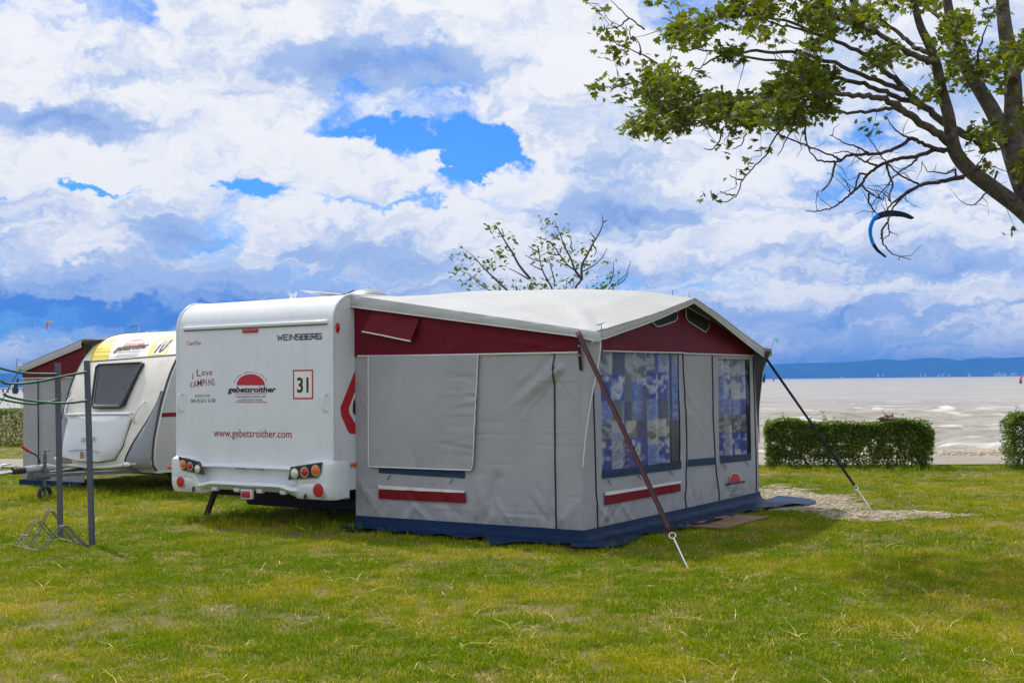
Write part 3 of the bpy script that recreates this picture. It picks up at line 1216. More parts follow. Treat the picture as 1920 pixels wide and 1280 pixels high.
lampset([(78, 378), (270, 430), (312, 556), (110, 508)], [(116, 455, 40, 'orange_lens'), (184, 472, 38, 'red_lens'), (254, 497, 36, 'clear_lens')])
lampset([(1140, 482), (1430, 437), (1428, 530), (1392, 582), (1115, 602)], [(1174, 540, 44, 'clear_lens'), (1268, 528, 45, 'red_lens'), (1374, 512, 46, 'orange_lens')])
for (zx, zy, r_) in ((92, 622, 56), (1398, 703, 66)):
    q = rear(*c4(zx, zy), .11)
    rad = r_ / 5.053 / FPX * 13.2
    rd = MB().disc((q[0], -.096, q[2]), (0, -1, 0), (0, 0, 1), rad * 1.06, rad * 1.06, .012, 30).build('reflector', 'van_white', van, 40)
    MB().disc((q[0], -.108, q[2]), (0, -1, 0), (0, 0, 1), rad, rad, .003, 30, .003).build('red_disc', 'red_lens', rd, 40)
q = rear(*c4(718, 738), .09)
MB().box(q[0] - .085, q[0] + .085, -.10, -.05, q[2] - .055, q[2] + .055, .01).build('fog_lamp_frame', 'van_white', van, 50)
MB().box(q[0] - .068, q[0] + .068, -.108, -.09, q[2] - .038, q[2] + .038, .006).build('fog_lamp', 'red_lens', van, 50)
for (zx, zy) in ((217, 690), (1275, 765)):
    q = rear(*c4(zx, zy), .09)
    MB().disc((q[0], -.092, q[2]), (0, -1, 0), (.25, 0, .97), .018, .036, .006, 16).build('drain_hole', 'black', van)
for (zx, zy) in ((655, 492), (825, 498)):
    q = rear(*c4(zx, zy), .07)
    MB().box(q[0] - .06, q[0] + .06, -.085, -.04, q[2] - .012, q[2] + .012, .004).build('plate_lamp', 'silver', van)
# underframe: chassis, axle, wheels, corner steadies
MB().box(-W31 + .06, -.06, .04, 5.7, .40, .46).build('floor_pan', 'dark', van)
MB().box(-W31 + .25, -.25, .3, 5.6, .30, .41).build('chassis', 'dark', van)
MB().box(-W31 + .35, -.30, .75, 1.45, .14, .42, .03).build('underbody_blocker', 'dark', van)  # added box that blocks light, to darken the ground behind the bumper
MB().box(-W31 + .2, -.2, 2.9, 3.1, .26, .40, .03).build('axle', 'dark', van)
MB().box(-W31 + .3, -.5, 3.6, 4.4, .16, .42, .03).build('underbody_blocker', 'dark', van)  # second added box blocking light under the body
for xs in (-W31 + .16, -.16):
    wv = MB()
    ringp = [(xs, 3.0 + .31 * math.cos(t), .33 + .31 * math.sin(t)) for t in np.linspace(0, 2 * math.pi, 25)]
    wv.tube(ringp, .07, 8, False)
    wo = wv.build('wheel', 'black', van, 60)
    MB().disc((xs, 3.0, .33), (1 if xs > -1 else -1, 0, 0), (0, 0, 1), .22, .22, .05, 20, .02).build('rim', 'silver', wo, 40)
def plank(a, b, w, th):
    a, b = Vector(a), Vector(b)
    t = (b - a).normalized()
    s_ = t.cross(Vector((0, 1, 0))).normalized() * w / 2
    d_ = t.cross(s_).normalized() * th / 2
    v = [a + s_ + d_, a - s_ + d_, a - s_ - d_, a + s_ - d_, b + s_ + d_, b - s_ + d_, b - s_ - d_, b + s_ - d_]
    return MB().add(v, [(0, 1, 2, 3), (7, 6, 5, 4), (0, 4, 5, 1), (1, 5, 6, 2), (2, 6, 7, 3), (3, 7, 4, 0)])
q0, q1 = FC.pix(412, 933, 1, .35), FC.pix(392, 968, 1, .35)
plank((q0[0], .35, .47), (q1[0] - .05, .35, .03), .06, .04).build('corner_steady', 'dark', van)
MB().box(q1[0] - .13, q1[0] + .03, .27, .43, .01, .035).build('steady_foot', 'dark', van)
plank((-.45, .9, .44), (-.25, .9, .03), .06, .04).build('corner_steady', 'dark', van)

# printed lettering on the rear
NB = (0, -1, 0)
def rt(name, s, pa, pb, hpx, m_, bold=0.0, shear=0.0):
    a, b = rear(*pa), rear(*pb)
    return lettering(name, s, a, b, hpx / FPX * 13.6, NB, m_, van, bold, shear)


rt('lettering', 'Cara', (351, 647), (364.5, 646.5), 11.5, 'ink_orange', .012)
rt('lettering', 'One', (365, 646.5), (377, 646), 11.5, 'ink_grey')
# the maker's name in square technical letters
GLY = {'W': [[(0, 1), (.25, 0), (.5, .8), (.75, 0), (1, 1)]], 'E': [[(1, 1), (0.05, 1), (0, .5), (0, 0), (1, 0)], [(0, .5), (.9, .5)]], 'I': [[(.5, 1), (.5, 0)]],
       'N': [[(0, 0), (0, 1), (1, 0), (1, 1)]], 'S': [[(1, 1), (0, 1), (0, .52), (1, .52), (1, 0), (0, 0)]], 'B': [[(0, 0), (0, 1), (.92, 1), (.92, .54), (0, .54)], [(.92, .54), (1, .48), (1, 0), (0, 0)]],
       'R': [[(0, 0), (0, 1), (1, 1), (1, .5), (.15, .5), (1, 0)]], 'G': [[(1, 1), (0, 1), (0, 0), (1, 0), (1, .5), (.4, .5)]]}
lb = MB()
word = 'WEINSBERG'
wid = [1.35, 1, .28, 1.05, 1, 1, 1, 1, 1]
tot = sum(wid) + .26 * 8
cur = 0
pa, pb = rear(520, 637.5), rear(603, 635)
hgt_ = 9.6 / FPX * 13.2
for ch, w_ in zip(word, wid):
    for st in GLY[ch]:
        for k in range(len(st) - 1):
            def pt(q):
                t = (cur + q[0] * w_) / tot
                return pa + (pb - pa) * t + np.array([0, 0, q[1] * hgt_])
            p0, p1 = Vector(pt(st[k])), Vector(pt(st[k + 1]))
            d_ = (p1 - p0).normalized()
            s_ = d_.cross(Vector((0, 1, 0))) * .0058
            p0, p1 = p0 - d_ * .006, p1 + d_ * .006
            off = Vector((0, -.0025 - .0001 * len(lb.f), 0))
            lb.add([p0 + s_ + off, p1 + s_ + off, p1 - s_ + off, p0 - s_ + off], [(0, 1, 2, 3)])
    cur += w_ + .26
lb.build('lettering', 'ink_black', van)
# hand-written slogan
random.seed(3)
for word, xs, y0, ys, m_ in (('i', [361], 711, [0], 'ink_wine'), ('LOVE', [369, 378, 386, 393], 705, [0, -1, -1, -1.5], 'ink_wine'), ('CAMPiNG', [357, 363, 370, 380, 386, 391, 398], 724, [1, 1.5, 0, -1, -1, -1, -2], 'ink_wine')):
    ends = xs[1:] + [xs[-1] + (4 if word == 'i' else 5.5)]
    for ch, xa, xe, dyv in zip(word, xs, ends, ys):
        c_ = {'O': 'o', 'V': 'v', 'E': 'e', 'C': 'c'}.get(ch, ch)
        sc_ = 19 if ch in 'iL' or word == 'CAMPiNG' else 18
        rt('lettering', c_, (xa, y0 + dyv + random.uniform(-.8, .8)), (max(xa + 2.2 if ch == 'i' else xa + 4.5, xe - 1.4) if ch != 'i' else xa + 1.8, y0 + dyv + random.uniform(-1, 1)), sc_, m_, .006)
random.seed(11)
rt('lettering', 'BOOKING HOTLINE', (366, 744.5), (394, 744), 7.5, 'ink_grey')
rt('lettering', '0043 (0) 3612 / 26 300', (358, 754.5), (404, 753.5), 10, 'ink_grey', .01)


def sun_logo(parent, P, nrm, c, w, h, red, rim='ink_white', n=22):
    """half sun: P(x,z) gives a local point from pixel-like coordinates"""
    up_ = np.array(nrm)
    arc = [P(c[0] + w * math.cos(math.pi * k / n), c[1] - h * math.sin(math.pi * k / n)) for k in range(n + 1)]
    arc2 = [P(c[0] + w * 1.09 * math.cos(math.pi * k / n), c[1] - h * 1.07 * math.sin(math.pi * k / n)) for k in range(n + 1)]
    MB().add([q + up_ * .002 for q in arc2], [tuple(range(n + 1))]).build('emblem_rim', rim, parent)
    MB().add([q + up_ * .004 for q in arc], [tuple(range(n + 1))]).build('emblem', red, parent)


def arc_words(parent, P, nrm, c, w, h, m_, n=26, seed=1):
    """the line of tiny unreadable print that runs round the half sun"""
    r_ = random.Random(seed)
    b = MB()
    for k in range(n):
        if r_.random() < .2:
            continue
        a = math.pi * (.08 + .84 * k / (n - 1))
        a2 = a + .052 * r_.uniform(.7, 1.1)
        q = [P(c[0] + w * e * math.cos(t), c[1] - h * e * math.sin(t)) + np.array(nrm) * .0022 for e, t in ((1.14, a), (1.14, a2), (1.14 + r_.uniform(.06, .1), a2), (1.14 + r_.uniform(.06, .1), a))]
        b.add(q, [(0, 1, 2, 3)])
    b.build('small_print', m_, parent)['kind'] = 'stuff'


RP = lambda x, y: rear(x, y)
sun_logo(van, RP, NB, (470.5, 722), 26.5, 21, 'ink_red')
arc_words(van, RP, NB, (470.5, 722), 26.5, 21, 'ink_black')
rt('lettering', 'gebetsroither', (427, 735), (518, 734.5), 14.5, 'ink_black', .035, .18)
rt('lettering', 'international caravan and', (443, 745.5), (498, 745), 8.2, 'ink_grey')
rt('lettering', 'mobile home rentals', (447, 752), (492, 751.5), 8.2, 'ink_grey')
for y_ in (737.6, 754):
    a, b = rear(440, y_), rear(501, y_ - .3)
    MB().box(a[0], b[0], -.003, -.0015, b[2] - .0035, b[2] + .0035).build('rule', 'ink_red', van)
# number plate sticker 31
a, b = rear(550, 748), rear(587, 692.5)
fr = MB()
fw_ = .016
fr.box(a[0], b[0], -.004, -.001, b[2] - fw_, b[2]).box(a[0], b[0], -.004, -.001, a[2], a[2] + fw_).box(a[0], a[0] + fw_, -.0041, -.001, a[2] + fw_, b[2] - fw_).box(b[0] - fw_, b[0], -.0041, -.001, a[2] + fw_, b[2] - fw_)
fr.build('number_frame', 'ink_red', van)
MB().box(a[0] + fw_, b[0] - fw_, -.0025, -.001, a[2] + fw_, b[2] - fw_).build('number_plate', 'ink_white', van)
v_, f_ = text_poly('31', .022)
a, b = rear(557.5, 735), rear(579, 734.6)
lettering('lettering', '31', a + np.array([0, -.002, 0]), b + np.array([0, -.002, 0]), 39 / FPX * 13.2, NB, 'ink_black', van, .022)
rt('lettering', 'www.gebetsroither.com', (401, 818), (547, 820.5), 21, 'ink_wine', .006)

# roof fittings
q = FC.pix(549, 562, 0, -.75 * W31 + .55)
an = thing('roof_aerial', 'short pale aerial stub standing on the roof of caravan 31', 'aerial', FC.w(-1.05, 1.9, zt + .01), ANG)
qx = FC.l(atY(549, 560, 15.6))
an.location = Vector(FC.w(qx[0], qx[1], zt + .012))
MB().tube([(0, 0, 0), (0, 0, .12), (0, 0, .13)], [.05, .05, .035], 12).build('base', 'van_white', an, 40)
MB().tube([(-.03, 0, .12), (-.06, 0, .20)], .012, 6).tube([(.03, 0, .12), (.06, 0, .20)], .012, 6).tube([(0, 0, .12), (0, 0, .18)], .02, 8).build('prongs', 'van_white', an, 40)
qx = FC.l(atY(640, 552, 14.4))
dish = thing('satellite_dish', 'folded white satellite dish lying on the roof of caravan 31', 'satellite dish', FC.w(qx[0] - .1, qx[1], zt + .012), ANG)
ds = MB()
pv, pf = [], []
for i in range(7):
    for k in range(28):
        a = k * 2 * math.pi / 28
        rq = i / 6
        pv.append((.40 * rq * math.cos(a) - .06, .34 * rq * math.sin(a), .055 + .045 * rq * rq + .05 * rq * math.cos(a) * -1))
for i in range(6):
    for k in range(28):
        pf.append((i * 28 + k, i * 28 + (k + 1) % 28, (i + 1) * 28 + (k + 1) % 28, (i + 1) * 28 + k))
ds.add(pv, pf).build('reflector', 'van_white', dish, 60)
MB().box(-.06, .06, -.06, .06, 0, .065, .012).build('mount', 'black', dish, 40)
MB().tube([(.02, 0, .06), (.2, 0, .08), (.3, 0, .11)], .014, 6).build('arm', 'black', dish, 60)
dome = MB()
pv, pf = [], []
for i in range(8):
    for k in range(24):
        a, e_ = k * 2 * math.pi / 24, i / 7 * math.pi / 2
        pv.append((.36 + .27 * math.cos(a) * math.cos(e_), .1 + .27 * math.sin(a) * math.cos(e_), .13 * math.sin(e_)))
for i in range(7):
    for k in range(24):
        pf.append((i * 24 + k, i * 24 + (k + 1) % 24, (i + 1) * 24 + (k + 1) % 24, (i + 1) * 24 + k))
dome.add(pv, pf)
rl = thing('roof_vent', 'grey domed roof vent of caravan 31 beside the satellite dish', 'roof vent', FC.w(qx[0] - .04, qx[1], zt + .012), ANG)
dome.build('lid', 'silver', rl, 60)
MB().box(.10, .62, -.16, .36, 0, .03, .01).build('frame', 'van_white', rl, 40)
# long skylight hump further along the roof
qx = FC.l(atY(828, 560, 17.4))
sk = thing('air_conditioner', 'low white streamlined unit on the caravan roof behind the awning', 'roof unit', FC.w(min(qx[0], -.55), qx[1], zt + .012), ANG)
pv, pf = [], []
for i in range(9):
    for k in range(28):
        a, e_ = k * 2 * math.pi / 28, i / 8 * math.pi / 2
        cc_ = math.copysign(abs(math.cos(a)) ** .6, math.cos(a))
        ss_ = math.copysign(abs(math.sin(a)) ** .6, math.sin(a))
        pv.append((.36 * cc_ * math.cos(e_) ** .5, .55 * ss_ * math.cos(e_) ** .5, .20 * math.sin(e_)))
for i in range(8):
    for k in range(28):
        pf.append((i * 28 + k, i * 28 + (k + 1) % 28, (i + 1) * 28 + (k + 1) % 28, (i + 1) * 28 + k))
MB().add(pv, pf).build('cover', 'van_white', sk, 60)
MB().box(.05, .2, -.30, -.02, .185, .2).build('badge', 'ink_grey', sk)

# ================================================================== AWNING OF CARAVAN 31
UW = 2.87                                          # depth from caravan to front
aw = thing('awning_tent', 'large grey and maroon awning tent with patterned curtains, joined to caravan 31', 'awning', FA.o, ANG, 'awning tents')


def S(px, py):
    p = FA.pix(px, py, 1, 0)
    return p[0], p[2]


def Fp(px, py):
    p = FA.pix(px, py, 0, 0)
    return p[1], p[2]


VR = Fp(1421, 800)[0]                              # right end of the front
ZP = (S(672, 667)[1] + S(1088, 660)[1]) / 2        # white piping between grey and maroon
ZG = .125                                          # lower edge of the grey canvas
_pk = FA.pix(1300, 560, 0, .25)
_er = FA.pix(1447, 655, 0, .25)
_el = FA.pix(1127, 634, 0, .25)
VC, VE, ZPK, ZER = _pk[1], _er[1], _pk[2], _er[2]


def roof_z(u, v):
    s = np.clip((u + UW) / (UW + .26), 0, 1.05)
    e = 2.565 + (np.where(v < VC, 2.055, ZER) - 2.565) * s
    r_ = np.interp(s, [0, .2, .55, .8, 1.0], [2.60, 2.70, 2.665, 2.60, ZPK])
    w = np.where(v < VC, (VC - v) / (VC + .05), (v - VC) / (VE - VC))
    w = np.clip(w, 0, 1)
    p = 1 - w ** (1.0 + 1.0 * (1 - s) ** 1.5)
    # cloth hangs a little between ridge and eave towards the front
    return e + (r_ - e) * p - .018 * np.sin(np.pi * w) * s * np.where(v < VC, 1, -.3)


# --- left wall
us = np.unique(np.concatenate([np.linspace(-UW, 0, 270), [S(695, 760)[0], S(898, 760)[0]]]))
zs = np.linspace(ZG, ZP, 170)
UU, ZZ = np.meshgrid(us, zs, indexing='ij')
cr_side = []
rs = random.Random(5)
for k in range(17):                                 # folds rising from the pegged hem
    u0 = rs.uniform(-2.8, -.2)
    cr_side.append((u0, ZG, u0 + rs.uniform(-.45, .45), ZG + rs.uniform(.25, .6), rs.uniform(.025, .06), rs.choice([-1, 1]) * rs.uniform(.010, .026)))
for k in range(12):                                  # drag lines from the front corner
    z0 = ZP - rs.uniform(0, .25)
    cr_side.append((-.30 + rs.uniform(-.1, .1), z0, -.75 + rs.uniform(-.2, .2), z0 - rs.uniform(.2, .55), rs.uniform(.022, .05), rs.choice([-1, 1]) * rs.uniform(.007, .016)))
cr_side += [(-2.80, .5, -2.45, .10, .05, .02), (-1.0, .62, -1.15, .12, .06, -.02), (-1.6, .45, -1.2, .15, .05, .016), (-2.1, .42, -1.75, .12, .05, -.018)]
for k in range(26):                                 # packing creases
    u0, z0, a_ = rs.uniform(-2.8, -.1), rs.uniform(.2, 1.8), rs.choice([0, 0, 1.57, rs.uniform(.2, 1.4)])
    l_ = rs.uniform(.25, .8)
    cr_side.append((u0, z0, u0 + l_ * math.cos(a_), z0 - l_ * math.sin(a_), rs.uniform(.012, .02), rs.choice([-1, 1]) * rs.uniform(.003, .007)))
D = creases(UU, ZZ, cr_side) + .03 * (fbm(UU * 1.6, ZZ * 1.8, 2) - .5) + .012 * np.sin(math.pi * (UU + UW) / UW)
D *= np.clip((UU + UW) / .1, 0, 1) * np.clip(-UU / .05, 0, 1) * np.clip((ZZ - ZG) / .12, .1, 1)
D += -.02 * 0
grid('side_wall', np.stack([UU, -D, ZZ], -1), 'canvas', aw)


def side_pt(u, z, lift=.004):
    d = creases(np.array([u]), np.array([z]), cr_side)[0] + .03 * (fbm(np.array([u * 1.6]), np.array([z * 1.8]), 2)[0] - .5) + .012 * math.sin(math.pi * (u + UW) / UW)
    d *= min(1, max(0, (u + UW) / .1)) * min(1, max(0, -u / .05))
    return (u, -d - lift, z)


def sline(name, pxs, rad, m_, parent=aw, lift=.004, seg=14):
    P = []
    for (x0, y0), (x1, y1) in zip(pxs[:-1], pxs[1:]):
        for k in range(seg):
            t = k / seg
            P.append(side_pt(*S(x0 + (x1 - x0) * t, y0 + (y1 - y0) * t), lift))
    P.append(side_pt(*S(*pxs[-1]), lift))
    return MB().tube(P, rad, 6).build(name, m_, parent, 60)


def spatch(name, corners, m_, parent=aw, lift=.006, nu=40, nz=8):
    c = [S(*q) for q in corners]                    # tl tr br bl
    P = np.zeros((nu + 1, nz + 1, 3))
    for i in range(nu + 1):
        for j in range(nz + 1):
            t, q = i / nu, j / nz
            u = (c[0][0] * (1 - t) + c[1][0] * t) * (1 - q) + (c[3][0] * (1 - t) + c[2][0] * t) * q
            z = (c[0][1] * (1 - t) + c[1][1] * t) * (1 - q) + (c[3][1] * (1 - t) + c[2][1] * t) * q
            P[i, j] = side_pt(u, z, lift)
    return grid(name, P, m_, parent)


# rolled-down window cover with its own sag
c = [S(695, 667), S(900, 665), S(890, 881), S(695, 874)]
nu, nz = 70, 60
P = np.zeros((nu + 1, nz + 1, 3))
TU, TZ = np.meshgrid(np.linspace(0, 1, nu + 1), np.linspace(0, 1, nz + 1), indexing='ij')
cu_ = (c[0][0] * (1 - TU) + c[1][0] * TU) * (1 - TZ) + (c[3][0] * (1 - TU) + c[2][0] * TU) * TZ
cz_ = (c[0][1] * (1 - TU) + c[1][1] * TU) * (1 - TZ) + (c[3][1] * (1 - TU) + c[2][1] * TU) * TZ
cf = []
for k in range(12):
    z0 = rs.uniform(.75, 1.8)
    cf.append((c[1][0] - .02, z0, c[1][0] - rs.uniform(.25, .6), z0 + rs.uniform(-.12, .16), .018, rs.choice([-1, 1]) * rs.uniform(.006, .013)))
for k in range(10):
    u0 = rs.uniform(c[0][0], c[1][0])
    cf.append((u0, .70, u0 + rs.uniform(-.2, .2), .70 + rs.uniform(.1, .3), .03, rs.choice([-1, 1]) * rs.uniform(.004, .01)))
dd = .016 + .016 * np.sin(math.pi * TU) * np.sin(math.pi * TZ * .9) + creases(cu_, cz_, cf) + .010 * (fbm(cu_ * 3, cz_ * 4, 12) - .5)
wc = grid('window_cover', np.stack([cu_, -dd - .018, cz_], -1), 'canvas', aw)
edge_pts = [(cu_[i, 0], -dd[i, 0] - .022, cz_[i, 0]) for i in range(nu, -1, -3)]
left_e = [(cu_[0, j], -dd[0, j] - .024, cz_[0, j]) for j in range(0, nz + 1, 3)]
bot_e = [(cu_[i, nz], -dd[i, nz] - .024, cz_[i, nz]) for i in range(0, nu + 1, 3)]
right_e = [(cu_[nu, j], -dd[nu, j] - .024, cz_[nu, j]) for j in range(nz, -1, -3)]
MB().tube(left_e + bot_e[1:] + right_e[1:], .0065, 6).build('piping', 'piping', wc, 60)
spatch('navy_band', [(711, 876), (873, 882), (873, 896), (711, 886)], 'navy_strip', lift=.008)
spatch('maroon_band', [(712, 915), (876, 922), (877, 942), (712, 934)], 'maroon_strip', lift=.02)
spatch('white_band', [(712, 908.5), (875, 918.5), (875, 923), (712, 916)], 'piping', lift=.024)
for x, y in ((733, 890), (851, 897)):
    a, b = side_pt(*S(x, y), .012), side_pt(*S(x - 5, y + 9), .02)
    MB().tube([a, b], .004, 6).build('toggle', 'black', aw)
sline('zip', [(1040, 664), (1040, 800), (1044, 1003)], .0085, 'zip', lift=.006)
sline('seam', [(1092, 700), (1093, 1003)], .004, 'canvas', lift=.003)
sline('piping', [(672, 667.5), (800, 666), (1090, 660.5)], .0085, 'piping', lift=.012)

# maroon panel over the piping and the grey valance under the roof edge
ut = np.linspace(-UW, .02, 110)


def edge_z(u):                                      # roof edge on the left side
    return roof_z(u, np.full_like(u, -.05))


vz = np.linspace(0, 1, 22)
UM, VM = np.meshgrid(ut, vz, indexing='ij')
ztopm = edge_z(UM) - .02
zlowm = ZP + 0 * UM
ZM = zlowm + (ztopm - zlowm) * VM
Dm = .008 + .014 * (fbm(UM * 2.2, ZM * 3, 7) - .5) + creases(UM, ZM, [(-.2, ZP + .02, -.8, ZP + .12, .03, .015), (-.15, ZP + .10, -.6, ZP + .02, .03, -.012), (-1.6, ZP + .02, -1.3, ZP + .18, .05, .012), (-2.2, ZP, -2.3, ZP + .3, .04, .01), (-1.0, ZP + .25, -.8, ZP, .05, -.01)])
grid('side_gable', np.stack([UM, -Dm, ZM], -1), 'maroon', aw)
# vent flap hanging from the maroon panel
fc = [S(703, 581), S(790, 597), S(782, 640), S(692, 622)]
P = np.zeros((31, 13, 3))
for i in range(31):
    for j in range(13):
        t, q = i / 30, j / 12
        u = (fc[0][0] * (1 - t) + fc[1][0] * t) * (1 - q) + (fc[3][0] * (1 - t) + fc[2][0] * t) * q
        z = (fc[0][1] * (1 - t) + fc[1][1] * t) * (1 - q) + (fc[3][1] * (1 - t) + fc[2][1] * t) * q
        P[i, j] = (u, -(.022 + .085 * q + .012 * math.sin(t * 7 + q * 2) * (1 - .3 * q)), z)
vf = grid('vent_flap', P, 'maroon', aw)
MB().tube([P[i, 12] + np.array([0, -.004, 0]) for i in range(0, 31, 2)], .0075, 6).build('piping', 'piping', vf, 60)

# roof: one sheet from the caravan rail to the front edge
uu = np.linspace(-UW - .05, .26, 90)
vv = np.linspace(-.06, VE, 140)
UR, VV = np.meshgrid(uu, vv, indexing='ij')
ZR = roof_z(UR, VV) + .010 * (fbm(UR * 2, VV * 1.6, 17) - .5) + creases(UR, VV, [(.15, .1, -.9, 1.2, .10, .018), (.2, .2, -.4, .9, .06, -.012), (-.2, .02, -1.2, .5, .07, .012), (.2, VC, -2.6, VC, .05, .012)])
# the front edge bows: pulled back a little at mid slope
UR2 = UR + (.05 * np.cos((VV - VC) / 2.1 * math.pi * .9) - .05) * np.clip((UR + .4) / .6, 0, 1)
roof = grid('roof', np.stack([UR2, VV, ZR], -1), 'roofpvc', aw)
grid('roof_shade_sheet', np.stack([UR2 - .012, VV * .992 + .012, ZR - .014], -1)[:, 2:-2], 'canvas_shaded', aw)  # dark sheet that paints the shade under the roof
# front valance
vq = vv[::2]
fe = [(UR2[-1, i], VV[-1, i], ZR[-1, i]) for i in range(0, len(vv), 2)]
fe = np.array(fe)
hang = .045 + .045 * np.abs(fe[:, 1] - VC) / 2
PV = np.stack([fe + np.array([.003, 0, .002]), fe + np.stack([0 * hang + .01, 0 * hang, -hang * .5], -1), fe + np.stack([0 * hang - .004, 0 * hang, -hang], -1)], 1)
fv = grid('front_valance', PV, 'valance', aw)
MB().tube([p for p in PV[:, 2]], .007, 6).build('piping', 'piping', fv, 60)
MB().tube([p + np.array([0, 0, .004]) for p in PV[:, 0]], .009, 6).build('roof_bead', 'valance', fv, 60)
# side valance: a pale band that widens towards the caravan
ue = np.linspace(-UW, .25, 120)
ze = edge_z(ue)
hb_ = np.interp(ue, [-UW, -1.5, 0, .25], [.13, .105, .075, .10])
PVs = np.zeros((120, 6, 3))
for j in range(6):
    q = j / 5
    PVs[:, j, 0] = ue
    PVs[:, j, 1] = -.06 - .012 * math.sin(q * 2.6) - .010 * (fbm(ue * 6 + q * 2, ue * 0 + q, 3) - .5) * 2
    PVs[:, j, 2] = ze + .006 - hb_ * q
sv = grid('side_valance', PVs, 'valance', aw)
MB().tube([p + np.array([0, -.003, 0]) for p in PVs[::3, 5]], .006, 6).build('piping', 'piping', sv, 60)
# right-hand valance and wall
PVr = PVs.copy()
PVr[:, :, 1] = VE + (-.06 - PVs[:, :, 1])
PVr[:, :, 2] = roof_z(ue, np.full_like(ue, VE - .001))[:, None] + .006 - hb_[:, None] * np.linspace(0, 1, 6)[None, :]
grid('side_valance', PVr, 'valance', aw)
ur = np.linspace(-UW, 0, 40)
zr_ = np.linspace(ZG, 1, 30)
URR, ZRR = np.meshgrid(ur, zr_, indexing='ij')
zz = ZG + (roof_z(URR, np.full_like(URR, VE - .01)) - .02 - ZG) * (ZRR - ZG) / (1 - ZG)
grid('side_wall', np.stack([URR, VR + .01 * (fbm(URR * 3, zz * 3, 4)), zz], -1), 'canvas', aw)

# --- the wings that carry the roof overhang forward at both front corners
def wing(vpos, out_edge, name, out_sign, cord=None):
    P = np.zeros((len(out_edge), 9, 3))
    for i, (u, z) in enumerate(out_edge):
        for j in range(9):
            q = j / 8
            P[i, j] = (u * q, (vpos if not hasattr(vpos, '__call__') else vpos(z)) + out_sign * (.012 * math.sin(q * 3) + .01), z)
    return grid(name, P, 'canvas' if out_sign < 0 else 'canvas_shaded', aw)  # right wing: its shade is painted in with the darker canvas


we = [S(1128, 650), S(1122, 690), S(1114, 730), S(1105, 780), S(1099, 825), S(1094.5, 875)]
we = [(S(1126, 632)[0], edge_z(np.array([.22]))[0] - .03)] + we
wsm = catmull([(u, 0, z) for u, z in we], 6)
wl = wing(0, [(max(p[0], .002), p[2]) for p in wsm], 'corner_wing', -1)
MB().tube([(max(p[0], .002), -.018, p[2]) for p in wsm], .007, 6).build('cord', 'piping', wl, 60)
wsr = catmull([(.25, 0, ZER - .02)] + [(max(.003, FA.pix(x, y, 1, VR + .03)[0]), 0, FA.pix(x, y, 1, VR + .03)[2]) for x, y in ((1439, 690), (1431, 730), (1425, 775), (1422, 830))], 6)
wv_ = lambda z: VR + .01 + (VE - .03 - VR) * min(1, max(0, (z - .9) / (ZER - .9)))
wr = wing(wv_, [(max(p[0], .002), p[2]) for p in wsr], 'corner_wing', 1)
MB().tube([(max(p[0], .002), wv_(p[2]) + .02, p[2]) for p in wsr], .006, 6).build('cord', 'piping', wr, 60)

# --- front wall with window openings
wins = {'a': [(1126, 657), (1273, 657), (1276, 872), (1129, 884)], 'b': [(1345, 671), (1406, 675), (1408, 852), (1350, 856)]}


def rect_of(c):
    q = [Fp(*x) for x in c]
    return (q[0][0] + q[3][0]) / 2, (q[1][0] + q[2][0]) / 2, (q[2][1] + q[3][1]) / 2, (q[0][1] + q[1][1]) / 2


wr_ = {k: rect_of(c) for k, c in wins.items()}
vs_ = np.unique(np.round(np.concatenate([np.linspace(0, VR, 260)] + [[r_[0], r_[1]] for r_ in wr_.values()]), 4))
zs_ = np.unique(np.round(np.concatenate([np.linspace(ZG, ZP, 150)] + [[r_[2], r_[3]] for r_ in wr_.values()]), 4))
VF, ZF = np.meshgrid(vs_, zs_, indexing='ij')
cr_f = []
for k in range(14):
    v0 = rs.uniform(.1, 3.9)
    cr_f.append((v0, ZG, v0 + rs.uniform(-.4, .4), ZG + rs.uniform(.2, .5), rs.uniform(.025, .06), rs.choice([-1, 1]) * rs.uniform(.012, .03)))
v2, v3 = Fp(1284, 800)[0], Fp(1336, 800)[0]
for k in range(6):
    z0 = rs.uniform(1.2, 1.85)
    cr_f.append((v2 + .05, z0, v3 - .1, z0 - rs.uniform(.3, .7), .05, rs.choice([-1, 1]) * rs.uniform(.005, .012)))


for k in range(18):
    v0, z0, a_ = rs.uniform(.1, 3.9), rs.uniform(.2, 1.8), rs.choice([0, 0, 1.57, rs.uniform(.2, 1.4)])
    l_ = rs.uniform(.25, .8)
    cr_f.append((v0, z0, v0 + l_ * math.cos(a_), z0 - l_ * math.sin(a_), rs.uniform(.014, .024), rs.choice([-1, 1]) * rs.uniform(.003, .008)))


def fd(v, z):
    d = creases(v, z, cr_f) + .02 * (fbm(v * 1.7, z * 1.9, 41) - .5)
    return d * np.clip(v / .05, 0, 1) * np.clip((VR - v) / .05, 0, 1) * np.clip((z - ZG) / .12, .1, 1)


DF = fd(VF, ZF)
cvv, czz = (VF[:-1, :-1] + VF[1:, 1:]) / 2, (ZF[:-1, :-1] + ZF[1:, 1:]) / 2
hole = np.zeros_like(cvv, bool)
for r_ in wr_.values():
    hole |= (cvv > r_[0]) & (cvv < r_[1]) & (czz > r_[2]) & (czz < r_[3])
grid('front_wall', np.stack([DF, VF, ZF], -1), 'canvas', aw, mask=~hole)


def front_pt(v, z, lift=.005):
    return (float(fd(np.array([v]), np.array([z]))[0]) + lift, v, z)


